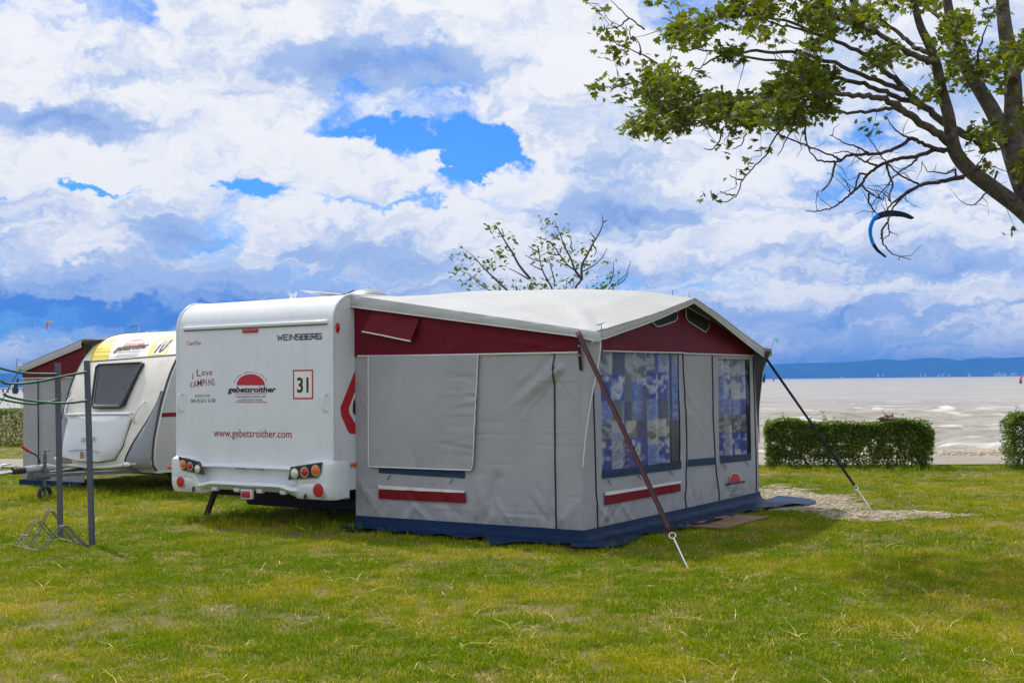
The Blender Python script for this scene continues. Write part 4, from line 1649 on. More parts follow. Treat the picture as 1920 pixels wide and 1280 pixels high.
def fline(name, pxs, rad, m_, parent=aw, lift=.005, seg=14):
    P = []
    for (x0, y0), (x1, y1) in zip(pxs[:-1], pxs[1:]):
        for k in range(seg):
            t = k / seg
            P.append(front_pt(*Fp(x0 + (x1 - x0) * t, y0 + (y1 - y0) * t), lift))
    P.append(front_pt(*Fp(*pxs[-1]), lift))
    return MB().tube(P, rad, 6).build(name, m_, parent, 60)


def fpatch(name, corners, m_, parent=aw, lift=.008, nu=30, nz=6):
    c = [Fp(*q) for q in corners]
    P = np.zeros((nu + 1, nz + 1, 3))
    for i in range(nu + 1):
        for j in range(nz + 1):
            t, q = i / nu, j / nz
            v = (c[0][0] * (1 - t) + c[1][0] * t) * (1 - q) + (c[3][0] * (1 - t) + c[2][0] * t) * q
            z = (c[0][1] * (1 - t) + c[1][1] * t) * (1 - q) + (c[3][1] * (1 - t) + c[2][1] * t) * q
            P[i, j] = front_pt(v, z, lift)
    return grid(name, P, m_, parent)


fline('zip', [(1115, 660), (1113, 760), (1116, 880), (1121, 1001)], .0085, 'zip')
fline('zip', [(1279, 656), (1284, 740), (1287, 850), (1286, 965)], .0085, 'zip')
fline('zip', [(1334, 665), (1337, 780), (1341, 860), (1349, 955)], .0085, 'zip')
fline('zip', [(1411, 668), (1414, 760), (1417, 850), (1418, 938)], .0085, 'zip')
fpatch('navy_band', [(1128, 882), (1276, 864), (1276, 878), (1128, 897)], 'navy_strip', lift=.014)
fpatch('navy_band', [(1289, 861), (1338, 857), (1340, 870), (1289, 874)], 'navy_strip', lift=.014)
fpatch('navy_band', [(1349, 855), (1407, 850), (1407, 862), (1350, 868)], 'navy_strip', lift=.014)
fpatch('maroon_band', [(1132, 928), (1273, 906), (1273, 920), (1132, 946)], 'maroon_strip', lift=.022)
fpatch('white_band', [(1131, 922), (1273, 900.5), (1273, 905), (1131, 928.5)], 'piping', lift=.027)
for (x, y) in ((1137, 899), (1193, 890), (1254, 881), (1354, 869), (1396, 864)):
    MB().tube([front_pt(*Fp(x, y), .016), front_pt(*Fp(x + 6, y + 9), .02)], .004, 6).build('toggle', 'black', aw)


# curtains: patchwork print of leaves, blossoms and blue squares
CELL_A = [(1110, 1300, 640, 900, 'GREY'), (1110, 1160, 655, 702, 'LEAF'), (1160, 1173, 655, 712, 'DARK'), (1173, 1183, 655, 712, 'NIGHT'), (1183, 1233, 655, 716, 'LEAF'), (1233, 1244, 655, 700, 'BLUE'), (1244, 1300, 655, 705, 'LEAFB'),
          (1110, 1138, 702, 790, 'DOTS'), (1138, 1181, 702, 752, 'FLOW'), (1181, 1192, 700, 760, 'GREY'), (1192, 1219, 700, 722, 'LEAF'), (1192, 1212, 716, 786, 'DOTS'), (1212, 1219, 722, 790, 'DARK'), (1219, 1256, 698, 752, 'FLOW'), (1256, 1300, 705, 790, 'DOTS'),
          (1138, 1161, 752, 788, 'SKY'), (1161, 1174, 752, 792, 'GREY'), (1174, 1183, 752, 788, 'SKY'), (1183, 1192, 752, 792, 'NIGHT'), (1219, 1243, 748, 788, 'SKY'), (1243, 1257, 748, 792, 'DARK'),
          (1110, 1140, 790, 825, 'LEAF'), (1138, 1160, 788, 824, 'DOTD'), (1160, 1181, 790, 822, 'LEAF'), (1181, 1187, 786, 830, 'DARK'), (1187, 1204, 788, 822, 'LEAF'), (1204, 1219, 788, 832, 'NIGHT'), (1219, 1268, 786, 832, 'LEAF'), (1268, 1300, 786, 890, 'DARK'),
          (1110, 1151, 824, 900, 'FLOW'), (1151, 1173, 812, 900, 'LEAFB'), (1173, 1190, 828, 900, 'DOTB'), (1190, 1224, 818, 900, 'FLOW'), (1224, 1246, 832, 900, 'SKY'), (1246, 1268, 818, 900, 'FLOW')]
CELL_B = [(1330, 1425, 650, 880, 'GREY'), (1330, 1425, 660, 706, 'LEAF'), (1330, 1361, 704, 778, 'DOTS'), (1361, 1378, 700, 748, 'FLOW'), (1378, 1391, 704, 748, 'LEAF'), (1391, 1406, 704, 748, 'FLOW'), (1406, 1425, 700, 860, 'DARK'),
          (1361, 1376, 748, 778, 'SKY'), (1376, 1382, 748, 800, 'NIGHT'), (1382, 1398, 748, 778, 'SKY'), (1398, 1406, 748, 790, 'BLUE'), (1330, 1356, 778, 812, 'LEAF'), (1356, 1370, 778, 812, 'DOTD'), (1370, 1380, 776, 815, 'LEAF'), (1380, 1406, 778, 812, 'DOTD'),
          (1330, 1369, 810, 880, 'FLOW'), (1369, 1381, 812, 880, 'LEAFB'), (1381, 1406, 808, 880, 'FLOW')]


def curtain(name, r_, cells, seed, nv_, nz_, folds):
    rg = random.Random(seed)
    a, b, z0, z1 = r_
    Vc, Zc = np.meshgrid(np.linspace(a - .10, b + .14, nv_), np.linspace(z0 - .03, z1 + .03, nz_), indexing='ij')
    col = np.zeros(Vc.shape + (3,))
    BASE = {'GREY': (.20, .215, .19), 'LEAF': (.60, .61, .59), 'DARK': (.11, .12, .15), 'NIGHT': (.08, .09, .22), 'BLUE': (.05, .08, .44), 'LEAFB': (.34, .42, .66), 'DOTS': (.14, .24, .68), 'FLOW': (.045, .075, .44), 'SKY': (.20, .30, .72), 'DOTD': (.12, .13, .15), 'DOTB': (.05, .07, .35)}
    wob = .012 * (fbm(Vc * 6, Zc * 6, seed) - .5)
    for (x0, x1, y0, y1, t) in cells:
        ym = (y0 + y1) / 2
        va, vb = Fp(x0, ym)[0], Fp(x1, ym)[0]
        xm = (x0 + x1) / 2
        zb_, zt_ = Fp(xm, y1)[1], Fp(xm, y0)[1]
        mk = (Vc + wob >= va) & (Vc + wob < vb) & (Zc + wob >= zb_) & (Zc + wob < zt_)
        base = np.array(BASE[t])
        col[mk] = base
        nn = hash_noise(Vc * 48, Zc * 48, seed + x0)
        if t in ('DOTS', 'SKY'):
            k_ = mk & (nn > .60)
            col[k_] = base * .6 + np.array((.30, .32, .36))
        if t in ('DOTD', 'DOTB'):
            col[mk & (nn > .62)] = (.50, .52, .54)
        if t in ('LEAF', 'LEAFB'):
            for k in range(max(3, int((vb - va) * (zt_ - zb_) * 60))):
                lc, lz = rg.uniform(va, vb), rg.uniform(zb_, zt_)
                an = rg.uniform(.5, 1.25) * rg.choice([-1, 1])
                p_, q_ = (Vc - lc) * math.cos(an) + (Zc - lz) * math.sin(an), -(Vc - lc) * math.sin(an) + (Zc - lz) * math.cos(an)
                lf = (p_ / .085) ** 2 + (q_ / (.034 * (1 - .35 * p_ / .085))) ** 2 < 1
                dk = rg.random() < .75
                col[mk & lf] = ((.19, .205, .18) if dk else (.82, .82, .80)) if t == 'LEAF' else (.62, .66, .74)
                col[mk & (np.abs(q_) < .005) & (np.abs(p_) < .13)] = (.24, .25, .23)
        if t == 'FLOW':
            cxx = (va + vb) / 2
            for k in range(int(10 + 120 * (vb - va))):
                f_ = rg.random()
                px_, pz_ = cxx + rg.gauss(0, .30) * (vb - va) * (1 - .75 * f_), zt_ - .03 - f_ * (zt_ - zb_ - .04) * .95
                sz = rg.uniform(.011, .022)
                blob = ((Vc - px_) / sz) ** 2 + ((Zc - pz_) / (sz * 1.8)) ** 2 < 1
                col[mk & blob] = (.74, .77, .84) if rg.random() < .8 else (.30, .38, .80)
    for _ in range(2):                                # the print is soft, not cut out
        col[1:-1, 1:-1] = (col[1:-1, 1:-1] * 2 + col[:-2, 1:-1] + col[2:, 1:-1] + col[1:-1, :-2] + col[1:-1, 2:]) / 6
    col = col * .86 + np.array((.30, .32, .42)) * .14
    fold = .034 * np.sin((Vc - a) * folds + 1.5 * np.sin(Zc * 1.3) + .8 * fbm(Vc * 2, Zc * 1.2, seed)) + .008 * np.sin((Vc - a) * folds * 2.3 + Zc)
    return grid(name, np.stack([-.060 + fold, Vc, Zc], -1), MT['curtain'], aw, cols=col)


m = bpy.data.materials.new('curtain_print')
m.use_nodes = True
X.nt = m.node_tree
at = m.node_tree.nodes.new('ShaderNodeAttribute')
at.attribute_name = 'print'
m.node_tree.links.new(at.outputs['Color'], m.node_tree.nodes['Principled BSDF'].inputs['Base Color'])
m.node_tree.nodes['Principled BSDF'].inputs['Roughness'].default_value = .9
MT['curtain'] = m
for k, ce_, sd_, nv_, nz_, fo in (('a', CELL_A, 4, 210, 180, 24), ('b', CELL_B, 9, 110, 160, 28)):
    r_ = wr_[k]
    curtain('curtain', r_, ce_, sd_, nv_, nz_, fo)
    gv, gz_ = np.meshgrid(np.linspace(r_[0] - .012, r_[1] + .012, 30), np.linspace(r_[2] - .012, r_[3] + .012, 24), indexing='ij')
    grid('window_pane', np.stack([fd(gv, gz_) - .006, gv, gz_], -1), 'vinyl', aw)

# gable above the piping
VG, TG = np.meshgrid(np.linspace(.0, VR, 120), np.linspace(0, 1, 24), indexing='ij')
zgt = roof_z(np.zeros_like(VG), VG) - .012
ZGg = ZP + (zgt - ZP) * TG
gd = lambda v, z: .012 + .012 * (fbm(v * 2, z * 3, 51) - .5)
grid('front_gable', np.stack([gd(VG, ZGg), VG, ZGg], -1), 'maroon', aw)
pl = [Fp(1126, 648.5), Fp(1200, 650), Fp(1276, 653.5), Fp(1284, 657), Fp(1345, 660), Fp(1410, 663)]
MB().tube([(.022, v, ZP + .006 + (.0 if i != 2 else .006)) for i, (v, z) in enumerate(pl)], .0085, 6).build('piping', 'piping', aw, 60)
for vt in ([(1217.5, 603), (1266, 580.5), (1266, 597), (1262, 602), (1233, 612), (1226, 611.5)], [(1282, 574), (1326, 599), (1326, 613), (1319, 623), (1286, 602), (1282, 594)]):
    pts = [Fp(*q) for q in vt]
    o_ = MB().prism([(.020, v, z) for v, z in pts], (1, 0, 0), .006).build('mesh_vent', 'mesh', aw)
    lp = [(.027, v, z) for v, z in pts]
    MB().tube(lp + lp[:1], .0065, 6).build('piping', 'piping', o_, 60)
# logo printed on the end panel
NF = (1, 0, 0)
FPt = lambda x, y: np.array(front_pt(*Fp(x, y), .012))
sun_logo(aw, FPt, NF, (1376.5, 902), 10.5, 15.5, 'ink_red')
arc_words(aw, FPt, NF, (1376.5, 902), 10.5, 15.5, 'ink_black', 14)


def ft(s, pa, pb, hpx, m_, bold=0.0, shear=0.0):
    v, f = text_poly(s, bold, shear)
    a, b = FPt(*pa), FPt(*pb)
    t = (v[:, 0] - v[:, 0].min()) / (v[:, 0].max() - v[:, 0].min())
    P = [a + (b - a) * q for q in t]
    MB().add([front_pt(p[1], p[2] + q[1] * hpx / FPX * 15.0, .012) for p, q in zip(P, v)], f).build('lettering', m_, aw)


ft('gebetsroither', (1360.5, 909.5), (1397, 904), 8.5, 'ink_black', .035, .15)
ft('international caravan', (1365, 915.5), (1390, 912.5), 4.6, 'ink_grey')
ft('& mobile home rentals', (1365.5, 920.5), (1391, 917.5), 4.6, 'ink_grey')
ft('www.gebetsroither.com', (1367, 930), (1392, 926.5), 4.4, 'ink_grey', .01)

# strap with eyelets sewn to the corner
a, b = S(1091, 624), S(1092, 694)
P = np.zeros((8, 3, 3))
for i in range(8):
    t = i / 7
    u, z = a[0] + (b[0] - a[0]) * t, a[1] + (b[1] - a[1]) * t
    for j in range(3):
        P[i, j] = (u + (j - 1) * .019, -.075 + .045 * t, z)
st = grid('corner_strap', P, 'webbing', aw)
for t in (.1, .35, .6):
    u, z = a[0] + (b[0] - a[0]) * t, a[1] + (b[1] - a[1]) * t
    MB().disc((u, -.076 + .045 * t, z), (0, -1, 0), (0, 0, 1), .011, .011, .003, 14).build('eyelet', 'brass', st)

# mud skirt lying on the grass
sk_pts = []
nS = 60
for i in range(nS + 1):
    sk_pts.append((-UW + UW * i / nS, 0, 0, -1))
for k in range(1, 9):
    a = -math.pi / 2 + k / 9 * math.pi / 2
    sk_pts.append((0, 0, math.cos(a), math.sin(a)))
nF = 100
for i in range(nF + 1):
    sk_pts.append((0, VR * i / nF, 1, 0))
for k in range(1, 7):
    a = k / 6 * math.pi / 2
    sk_pts.append((0, VR, math.cos(a), math.sin(a)))
sk_pts = np.array(sk_pts)
ns = len(sk_pts)
L = np.cumsum(np.r_[0, np.hypot(np.diff(sk_pts[:, 0]), np.diff(sk_pts[:, 1])) + .02])
ext = .16 + .12 * fbm(L * 1.1, L * 0, 61)
isf = (np.arange(ns) > nS)
ext = np.where(isf, .30 + .18 * fbm(L * .9, L * 0 + 3, 63), ext)
ext += .30 * np.exp(-((L - UW - .25) / .28) ** 2) + .32 * np.exp(-((L - L[-8]) / .45) ** 2)
ext -= .14 * np.exp(-((L - UW - 2.55) / .5) ** 2)
PS = np.zeros((ns, 12, 3))
for j in range(12):
    q = j / 11
    rad_ = .006 + np.where(q < .25, .012 * q / .25, .012 + (ext - .012) * (q - .25) / .75)
    zq = ZG + .015 - (ZG - .012) * smooth01(np.array(q / .40))
    ripple = .028 * (fbm(L * 4.2, L * 0 + q * 1.5, 66, 3) - .32) * (1 - abs(q - .55)) + .012 * np.sin(L * 9 + q * 3) * q
    PS[:, j, 0] = sk_pts[:, 0] + sk_pts[:, 2] * (rad_ + .006)
    PS[:, j, 1] = sk_pts[:, 1] + sk_pts[:, 3] * (rad_ + .006)
    PS[:, j, 2] = zq + np.maximum(ripple, -.004) * (q > .2) + .016
grid('mud_skirt', PS, 'navy', aw)
for (u, v) in ((-.03, .03), (-.03, VR - .04), (-.04, VC)):
    MB().tube([(u, v, .02), (u, v, float(roof_z(np.array([u]), np.array([v]))[0]) - .03)], .014, 8).build('pole', 'galv', aw, 60)
for (u, v) in ((.2, VC), (.0, VC - .0), (.22, .02), (-1.1, VC)):
    zt_ = float(roof_z(np.array([u]), np.array([v]))[0])
    MB().tube([(u, v, zt_), (u, v, zt_ + .06)], .004, 6).build('pole_spike', 'galv', aw)

# doormat
q0 = gp(1366, 983)
mt = thing('doormat', 'flat brown mat on the grass at the awning entrance', 'mat', (q0[0], q0[1], float(ground_z(q0[0], q0[1])) + .012), ANG)
MM, NN = np.meshgrid(np.linspace(-.22, .22, 16), np.linspace(-.62, .62, 40), indexing='ij')
ZM2 = .022 + .010 * np.sin(NN * 5 + MM * 6) + .006 * np.sin(MM * 14)
mo = grid('pile', np.stack([MM, NN, ZM2], -1), 'mat_brown', mt)
mo.modifiers.new('thickness', 'SOLIDIFY').thickness = .014
MB().tube([(-.22, -.62, .02), (.22, -.62, .02), (.22, .62, .02), (-.22, .62, .02), (-.22, -.62, .02)], .010, 6).build('edging', 'mat_brown', mt, 60)


# ---- storm straps with spring and peg
def storm(name, label, top, bot, wid, two, slack=0.0):
    top, bot = np.array(top), np.array(bot)
    t = thing(name, label, 'storm strap', bot, 0, 'storm straps holding down the awning')
    rel = top - bot
    L_ = np.linalg.norm(rel)
    d_ = rel / L_
    view = np.array([0, -1, .0])
    side_ = np.cross(d_, view)
    side_ /= np.linalg.norm(side_)
    nrm = np.cross(side_, d_)
    pk = d_ * .30
    MB().tube([-d_ * .18, pk * .5, pk], [.006, .008, .008], 8).build('peg', 'chrome', t, 60)
    ring = [pk + side_ * .028 * math.cos(a) + d_ * (.03 + .028 * math.sin(a)) for a in np.linspace(0, 2 * math.pi, 13)]
    MB().tube(ring, .006, 6, False).build('ring', 'chrome', t, 60)
    n_ = 40
    s0, s1 = .36, L_
    for nm, mt_, o0, o1, lift in ((('webbing', 'webbing', -.5, .5, 0), ('webbing_stripe', 'webbing_red', -.34, .02, .002)) if two else (('webbing', 'webbing', -.5, .5, 0),)):
        P = np.zeros((n_ + 1, 3, 3))
        for i in range(n_ + 1):
            q = i / n_
            c_ = d_ * (s0 + (s1 - s0) * q) + nrm * lift
            c_[2] -= slack * math.sin(math.pi * q)
            tw = math.sin(q * 9) * .25
            for j in range(3):
                P[i, j] = c_ + (side_ * math.cos(tw) + nrm * math.sin(tw)) * wid * (o0 + (o1 - o0) * j / 2)
        o_ = grid(nm, P, mt_, t)
        o_.modifiers.new('thickness', 'SOLIDIFY').thickness = .003
    return t


tl = S(1091, 622)
g0 = gp(1290, 1066)
storm('storm_strap', 'long maroon and black strap running from the near awning corner to a silver peg', FA.w(tl[0], -.085, tl[1]), (g0[0], g0[1], 0), .046, True)
wz_ = wsm[8]
g1 = gp(1635, 957)
storm('storm_strap', 'thin black strap from the far right awning corner to a peg in the gravel', FA.w(.185, wv_(1.84), 1.84), (g1[0], g1[1], 0), .032, False)

# ================================================================== CARAVAN 10 (front towards us) AND ITS AWNING
W10 = 2.17
van2 = thing('caravan', 'older cream caravan numbered 10 with a yellow banner and dark front window', 'caravan', FD.o, ANG, 'caravans parked on the lawn')
fprof = [(.12, .34), (.02, .44), (0.0, .56), (.02, .80), (.065, 1.0), (.13, 1.25), (.20, 1.47), (.29, 1.70), (.38, 1.88), (.50, 2.06), (.66, 2.22), (.83, 2.32), (1.03, 2.40), (1.3, 2.45), (1.7, 2.475)]
FZ, FY = np.array([p[1] for p in fprof]), np.array([p[0] for p in fprof])
fs = catmull([(y, z, 0) for y, z in fprof], 4)
outline = [(p[0], p[1]) for p in fs] + [(4.3, 2.49), (4.7, 2.36), (4.95, 2.0), (5.02, 1.2), (4.95, .5), (4.85, .34)]
extrude_profile('body', outline, -W10, 0, 'van_cream', van2, 40)
MB().add([(.004, y, z) for y, z in outline], [tuple(range(len(outline)))]).build('side_panel', 'van_grey_shaded', van2)  # shaded side of the cream body, with the shade put into the colour
for xs in (.004, -W10):
    MB().tube([(xs, p[0] - .006, p[1]) for p in fs], .012, 6).build('corner_seal', 'black', van2, 60)
    MB().tube([(xs + (.006 if xs > -1 else -.006), p[0] + .028, p[1]) for p in fs], .014, 6).build('corner_rail', 'alu', van2, 60)


def fy10(z):
    return float(np.interp(z, FZ, FY))


def f10(px, py, lift=.004):
    d = ray(px, py)
    lo, hi = 14.0, 24.0
    for _ in range(44):
        mid = (lo + hi) / 2
        q = FD.l(_C + d * mid)
        if q[1] < fy10(min(q[2], 2.47)):
            lo = mid
        else:
            hi = mid
    q = FD.l(_C + d * lo)
    return np.array([q[0], fy10(min(q[2], 2.47)) - lift, q[2]])


def f10_xz(x, z, lift=.004):
    return np.array([x, fy10(z) - lift, z])


def patch10(name, corners, m_, lift=.005, nu=16, nz=10, parent=None):
    """corners in pixels tl tr br bl, wrapped on to the sloping front"""
    c = [f10(*q) for q in corners]
    P = np.zeros((nu + 1, nz + 1, 3))
    for i in range(nu + 1):
        for j in range(nz + 1):
            t, q = i / nu, j / nz
            p = (c[0] * (1 - t) + c[1] * t) * (1 - q) + (c[3] * (1 - t) + c[2] * t) * q
            P[i, j] = f10_xz(p[0], p[2], lift)
    return grid(name, P, m_, parent or van2)


# banner across the brow
ban = patch10('banner', [(186, 637), (333, 622), (333, 664), (166, 677)], 'banner', .006, 24, 20)
yb_ = patch10('banner_panel', [(192, 637), (226, 634), (204, 674), (170, 677)], 'ink_yellow', .010, 8, 18)


def text10(s, pa, pb, hpx, m_, bold=0.0, shear=0.0, lift=.020):
    v, f = text_poly(s, bold, shear)
    bm = bmesh.new()
    vs = [bm.verts.new((q[0], q[1], 0)) for q in v]
    for q in f:
        try:
            bm.faces.new([vs[i] for i in q])
        except ValueError:
            pass
    for yy in np.linspace(-.2, .8, 14):                # cut into strips so the letters can bend with the shell
        bmesh.ops.bisect_plane(bm, geom=bm.verts[:] + bm.edges[:] + bm.faces[:], plane_co=(0, yy, 0), plane_no=(0, 1, 0))
    bm.verts.index_update()
    v, f = np.array([q.co[:2] for q in bm.verts]), [tuple(x.index for x in q.verts) for q in bm.faces]
    bm.free()
    x0, x1 = v[:, 0].min(), v[:, 0].max()
    a, b = f10(*pa), f10(*pb)
    h = hpx / FPX * 18
    P = []
    for q in v:
        t = (q[0] - x0) / (x1 - x0)
        p = a + (b - a) * t
        P.append(f10_xz(p[0], p[2] + q[1] * h, lift))
    MB().add(P, f).build('lettering', m_, van2)


rr2 = random.Random(8)
for (xa, xb, y_) in ((194, 219, 641), (191, 216, 646), (184, 192, 654), (181, 209, 659), (176, 203, 667)):   # print too small to read
    x = xa
    while x < xb:
        w_ = rr2.uniform(1.6, 3.6)
        patch10('small_print', [(x + .6, y_ - (x - xa) * .04), (x + w_ + .6, y_ - (x - xa) * .04), (x + w_, y_ + 1.5 - (x - xa) * .04), (x, y_ + 1.5 - (x - xa) * .04)], 'ink_olive', .0125, 1, 1)
        x += w_ + 1.0
n_ = 20
arc = [f10(252 + 19 * math.cos(math.pi * k / n_) + 6 * math.sin(math.pi * k / n_), 648.5 - 13 * math.sin(math.pi * k / n_) - .9 * math.cos(math.pi * k / n_), .011) for k in range(n_ + 1)]
MB().add(arc, [tuple(range(n_ + 1))]).build('emblem', 'ink_pink', van2)
text10('gebetsroither', (216, 658), (276, 651), 15, 'ink_black', .035, .05)
for (xa, xb, y_) in ((222, 264, 660.5), (220, 262, 665), (216, 258, 668.5)):
    patch10('rule', [(xa, y_), (xb, y_ - 3), (xb, y_ - 2), (xa, y_ + 1)], 'ink_lilac', .0115, 6, 1)
num = [(303, 631.5), (332, 630), (314, 667), (277, 669)]
patch10('number_frame', num, 'ink_yellow', .010, 12, 16)
patch10('number_plate', [(308, 635.5), (328, 634.5), (309, 663.5), (284, 665.5)], 'banner', .0135, 12, 16)
text10('10', (290, 661), (306, 659.5), 36, 'ink_black', .012, .0, .022)
# seam and window
MB().tube([f10(163 + k * 17, 678.5 - k * 1.36, .002) for k in range(11)], .011, 6).build('brow_seam', 'black', van2, 60)
wpx = [(192, 684), (271, 680), (272, 683), (236, 760), (230, 763), (182, 763.5), (178, 759), (187, 688)]
wpts = [f10(*q, .006) for q in wpx]
wcen = sum(wpts) / len(wpts)
# the pane bows slightly like the cream shell round it
fr = [p + np.array([0, -.055, 0]) for p in wpts]
wobj = MB().add([p + np.array([0, .004, 0]) for p in wpts] + fr, [tuple(range(len(fr), 2 * len(fr)))] + [(k, (k + 1) % len(fr), (k + 1) % len(fr) + len(fr), k + len(fr)) for k in range(len(fr))]).build('front_window', 'tint', van2)
MB().tube(fr + fr[:1], .020, 8).build('window_frame', 'black', wobj, 60)
inn = [wcen + (p - wcen) * .90 + np.array([0, -.012, 0]) for p in fr]
MB().tube(inn + inn[:1], .006, 6).build('window_seal', 'silver', wobj, 60)
# gas locker lid standing proud under the window
lk = [(134, 778), (252, 776.5), (246, 790), (232, 835), (217, 861), (190, 866), (150, 864), (120, 856), (124, 825), (130, 795)]
lpts = [f10(*q, .0) for q in lk]
lc = sum(lpts) / len(lpts)
rings = []
for sc_, off in ((1.0, .002), (.995, .05), (.96, .068), (.6, .078), (.2, .082)):
    rings.append([lc + (p - lc) * sc_ + np.array([0, -off, 0]) for p in lpts])
nb_ = len(lpts)
b = MB()
vv_ = [p for r_ in rings for p in r_]
ff_ = [(j * nb_ + k, j * nb_ + (k + 1) % nb_, (j + 1) * nb_ + (k + 1) % nb_, (j + 1) * nb_ + k) for j in range(len(rings) - 1) for k in range(nb_)] + [tuple(range((len(rings) - 1) * nb_, len(rings) * nb_))]
lid = b.add(vv_, ff_).build('locker_lid', 'van_white', van2, 50)
MB().tube([p + np.array([0, -.075, 0]) for p in (f10(134, 777), f10(190, 775.5), f10(252, 775))], .022, 8).build('lid_rim', 'van_white', lid, 60)
gap = [p + np.array([0, -.004, 0]) for p in lpts]
MB().tube(gap + gap[:1], .012, 6).build('lid_seal', 'black', lid, 60)
ls = [f10(x, y, .086) for x, y in ((137, 845), (150, 843), (165, 842.5), (180, 843.5), (194, 847))]
MB().tube(ls, .005, 6).build('lid_groove', 'ink_grey', lid, 60)
v, f = text_poly('ariva', 0.0, .3)
a, bb_ = f10(161, 827.5, .088), f10(187, 826, .088)
tx = (v[:, 0] - v[:, 0].min()) / (v[:, 0].max() - v[:, 0].min())
MB().add([a + (bb_ - a) * t + np.array([0, 0, q[1] * .13]) for t, q in zip(tx, v)], f).build('lettering', 'ink_grey', lid)
p = f10(163, 852, .09)
MB().box(p[0] - .02, p[0] + .02, p[1] - .02, p[1] + .01, p[2] - .05, p[2] + .05, .008).build('lid_latch', 'brass', lid)


# moulded corner columns with grab handles and lamps
def column10(xin_top, xin_bot, xout, name):
    P = np.zeros((26, 9, 3))
    for i in range(26):
        t = i / 25
        z = .40 + (1.52 - .40) * t
        xin = xin_bot + (xin_top - xin_bot) * smooth01(np.array(t)) ** .8
        for j in range(9):
            q = j / 8
            P[i, j] = (xin + (xout - xin) * q, fy10(z) - .055 * math.sin(math.pi * min(1, q * 1.02)) ** .6 * (1 - t) ** .35 - .003, z)
    return grid(name, P, 'silver', van2)


cR = column10(-.05, -.62, -.02, 'corner_column')
_ce = [(-.62 + .57 * float(smooth01(np.array(t))) ** .8 , fy10(.40 + 1.12 * t) - .012, .40 + 1.12 * t) for t in np.linspace(0, 1, 20)]
MB().tube(_ce, .011, 6).build('column_seal', 'black', cR, 60)
cL = column10(-W10 + .05, -W10 + .36, -W10 + .02, 'corner_column')
for px_, pyt, pyb, par in ((266, 752, 792, cR), (135, 745, 783, cL)):
    a, b_ = f10(px_ + 9 if par is cR else px_ + 1, pyt, .02), f10(px_ - 12 if par is cR else px_ - 6, pyb, .02)
    mid = (a + b_) / 2 + np.array([0, -.07, 0])
    MB().tube(catmull([a, a * .8 + b_ * .2 + np.array([0, -.055, 0]), mid, a * .2 + b_ * .8 + np.array([0, -.055, 0]), b_], 5), .017, 8).build('grab_handle', 'van_white', par, 60)
for (x, y, par) in ((246, 870, cR), (103.5, 863, cL)):
    q = f10(x, y, .06) if par is cR else np.array([-W10 + .06, .0, .50])
    MB().disc((q[0], q[1] - .01, q[2]), (0, -1, 0), (0, 0, 1), .085, .042, .02, 20, .03).build('front_lamp', 'clear_lens', par, 50)
MB().tube([f10(116 + k * 16, 868 + 7 * math.sin(k / 9 * math.pi), .03) for k in range(10)], .03, 8).build('apron', 'van_cream', van2, 60)
q = FD.pix(320, 875, 0, 0)
MB().disc((.005, q[1], q[2]), (1, 0, 0), (0, 0, 1), .06, .028, .012, 18, .012).build('side_marker', 'orange_lens', van2, 50)
q0, q1 = FD.pix(303, 781, 0, 0), FD.pix(345, 774, 0, 0)
MB().box(.004, .008, q0[1], q0[1] + 1.4, q0[2] - .005, q0[2] + .055).build('stripe', 'maroon_strip', van2)
MB().box(-.0, .022, .06, 4.8, .345, .375).build('sill_rail', 'alu', van2)
# drawbar, coupling, jockey wheel and brake lever
for xs in (-.25, -W10 + .25):
    plank((xs, .5, .36), (-1.09 + (.03 if xs > -1 else -.03), -1.15, .36), .05, .11).build('drawbar', 'galv', van2)
MB().box(-1.17, -1.01, -1.22, -.95, .30, .41, .01).build('drawbar_head', 'galv', van2, 40)
MB().tube([(-1.09, -.80, .45), (-1.09, -.95, .46), (-1.09, -1.3, .455), (-1.09, -1.32, .45)], [.03, .055, .05, .02], 12).build('overrun_cover', 'van_grey_shaded', van2, 50)
bel = [(-1.09, -1.30 - k * .022, .445) for k in range(10)]
MB().tube(bel, [.05 if k % 2 else .036 for k in range(10)], 12).build('bellows', 'black', van2)
MB().tube([(-1.09, -1.50, .44), (-1.09, -1.62, .43), (-1.09, -1.74, .42), (-1.09, -1.80, .41)], [.028, .034, .045, .04], 10).build('coupling', 'chrome', van2, 50)
MB().tube([(-1.09, -1.72, .47), (-1.09, -1.66, .54), (-1.09, -1.52, .55)], .014, 8).build('coupling_handle', 'chrome', van2, 60)
MB().tube([(-1.0, -1.05, .06), (-1.0, -1.05, .66)], .026, 10).build('jockey_tube', 'galv', van2, 60)
wj = MB().tube([(-1.0 + .0, -1.05 + .09 * math.cos(t), .10 + .09 * math.sin(t)) for t in np.linspace(0, 6.283, 17)], .03, 8, False).build('jockey_wheel', 'black', van2, 60)
MB().tube([(-1.0, -1.05, .66), (-1.0, -1.05, .71), (-.9, -1.05, .71)], .012, 6).build('jockey_crank', 'galv', van2)
MB().tube(catmull([(-1.15, -1.0, .45), (-1.15, -1.06, .62), (-1.15, -1.2, .70)], 4), .012, 8).build('brake_lever', 'black', van2, 60)
MB().tube([(-1.15, -1.2, .70), (-1.15, -1.32, .78)], .02, 8).build('brake_grip', 'ink_red', van2, 60)
MB().box(-W10 + .3, -.3, .3, 4.6, .30, .36).build('chassis', 'dark', van2)
for xs in (-W10 + .15, -.15):
    wo = MB().tube([(xs, 2.8 + .30 * math.cos(t), .32 + .30 * math.sin(t)) for t in np.linspace(0, 6.283, 25)], .07, 8, False).build('wheel', 'black', van2, 60)
    MB().disc((xs, 2.8, .32), (1 if xs > -1 else -1, 0, 0), (0, 0, 1), .21, .21, .05, 20, .02).build('rim', 'silver', wo, 40)
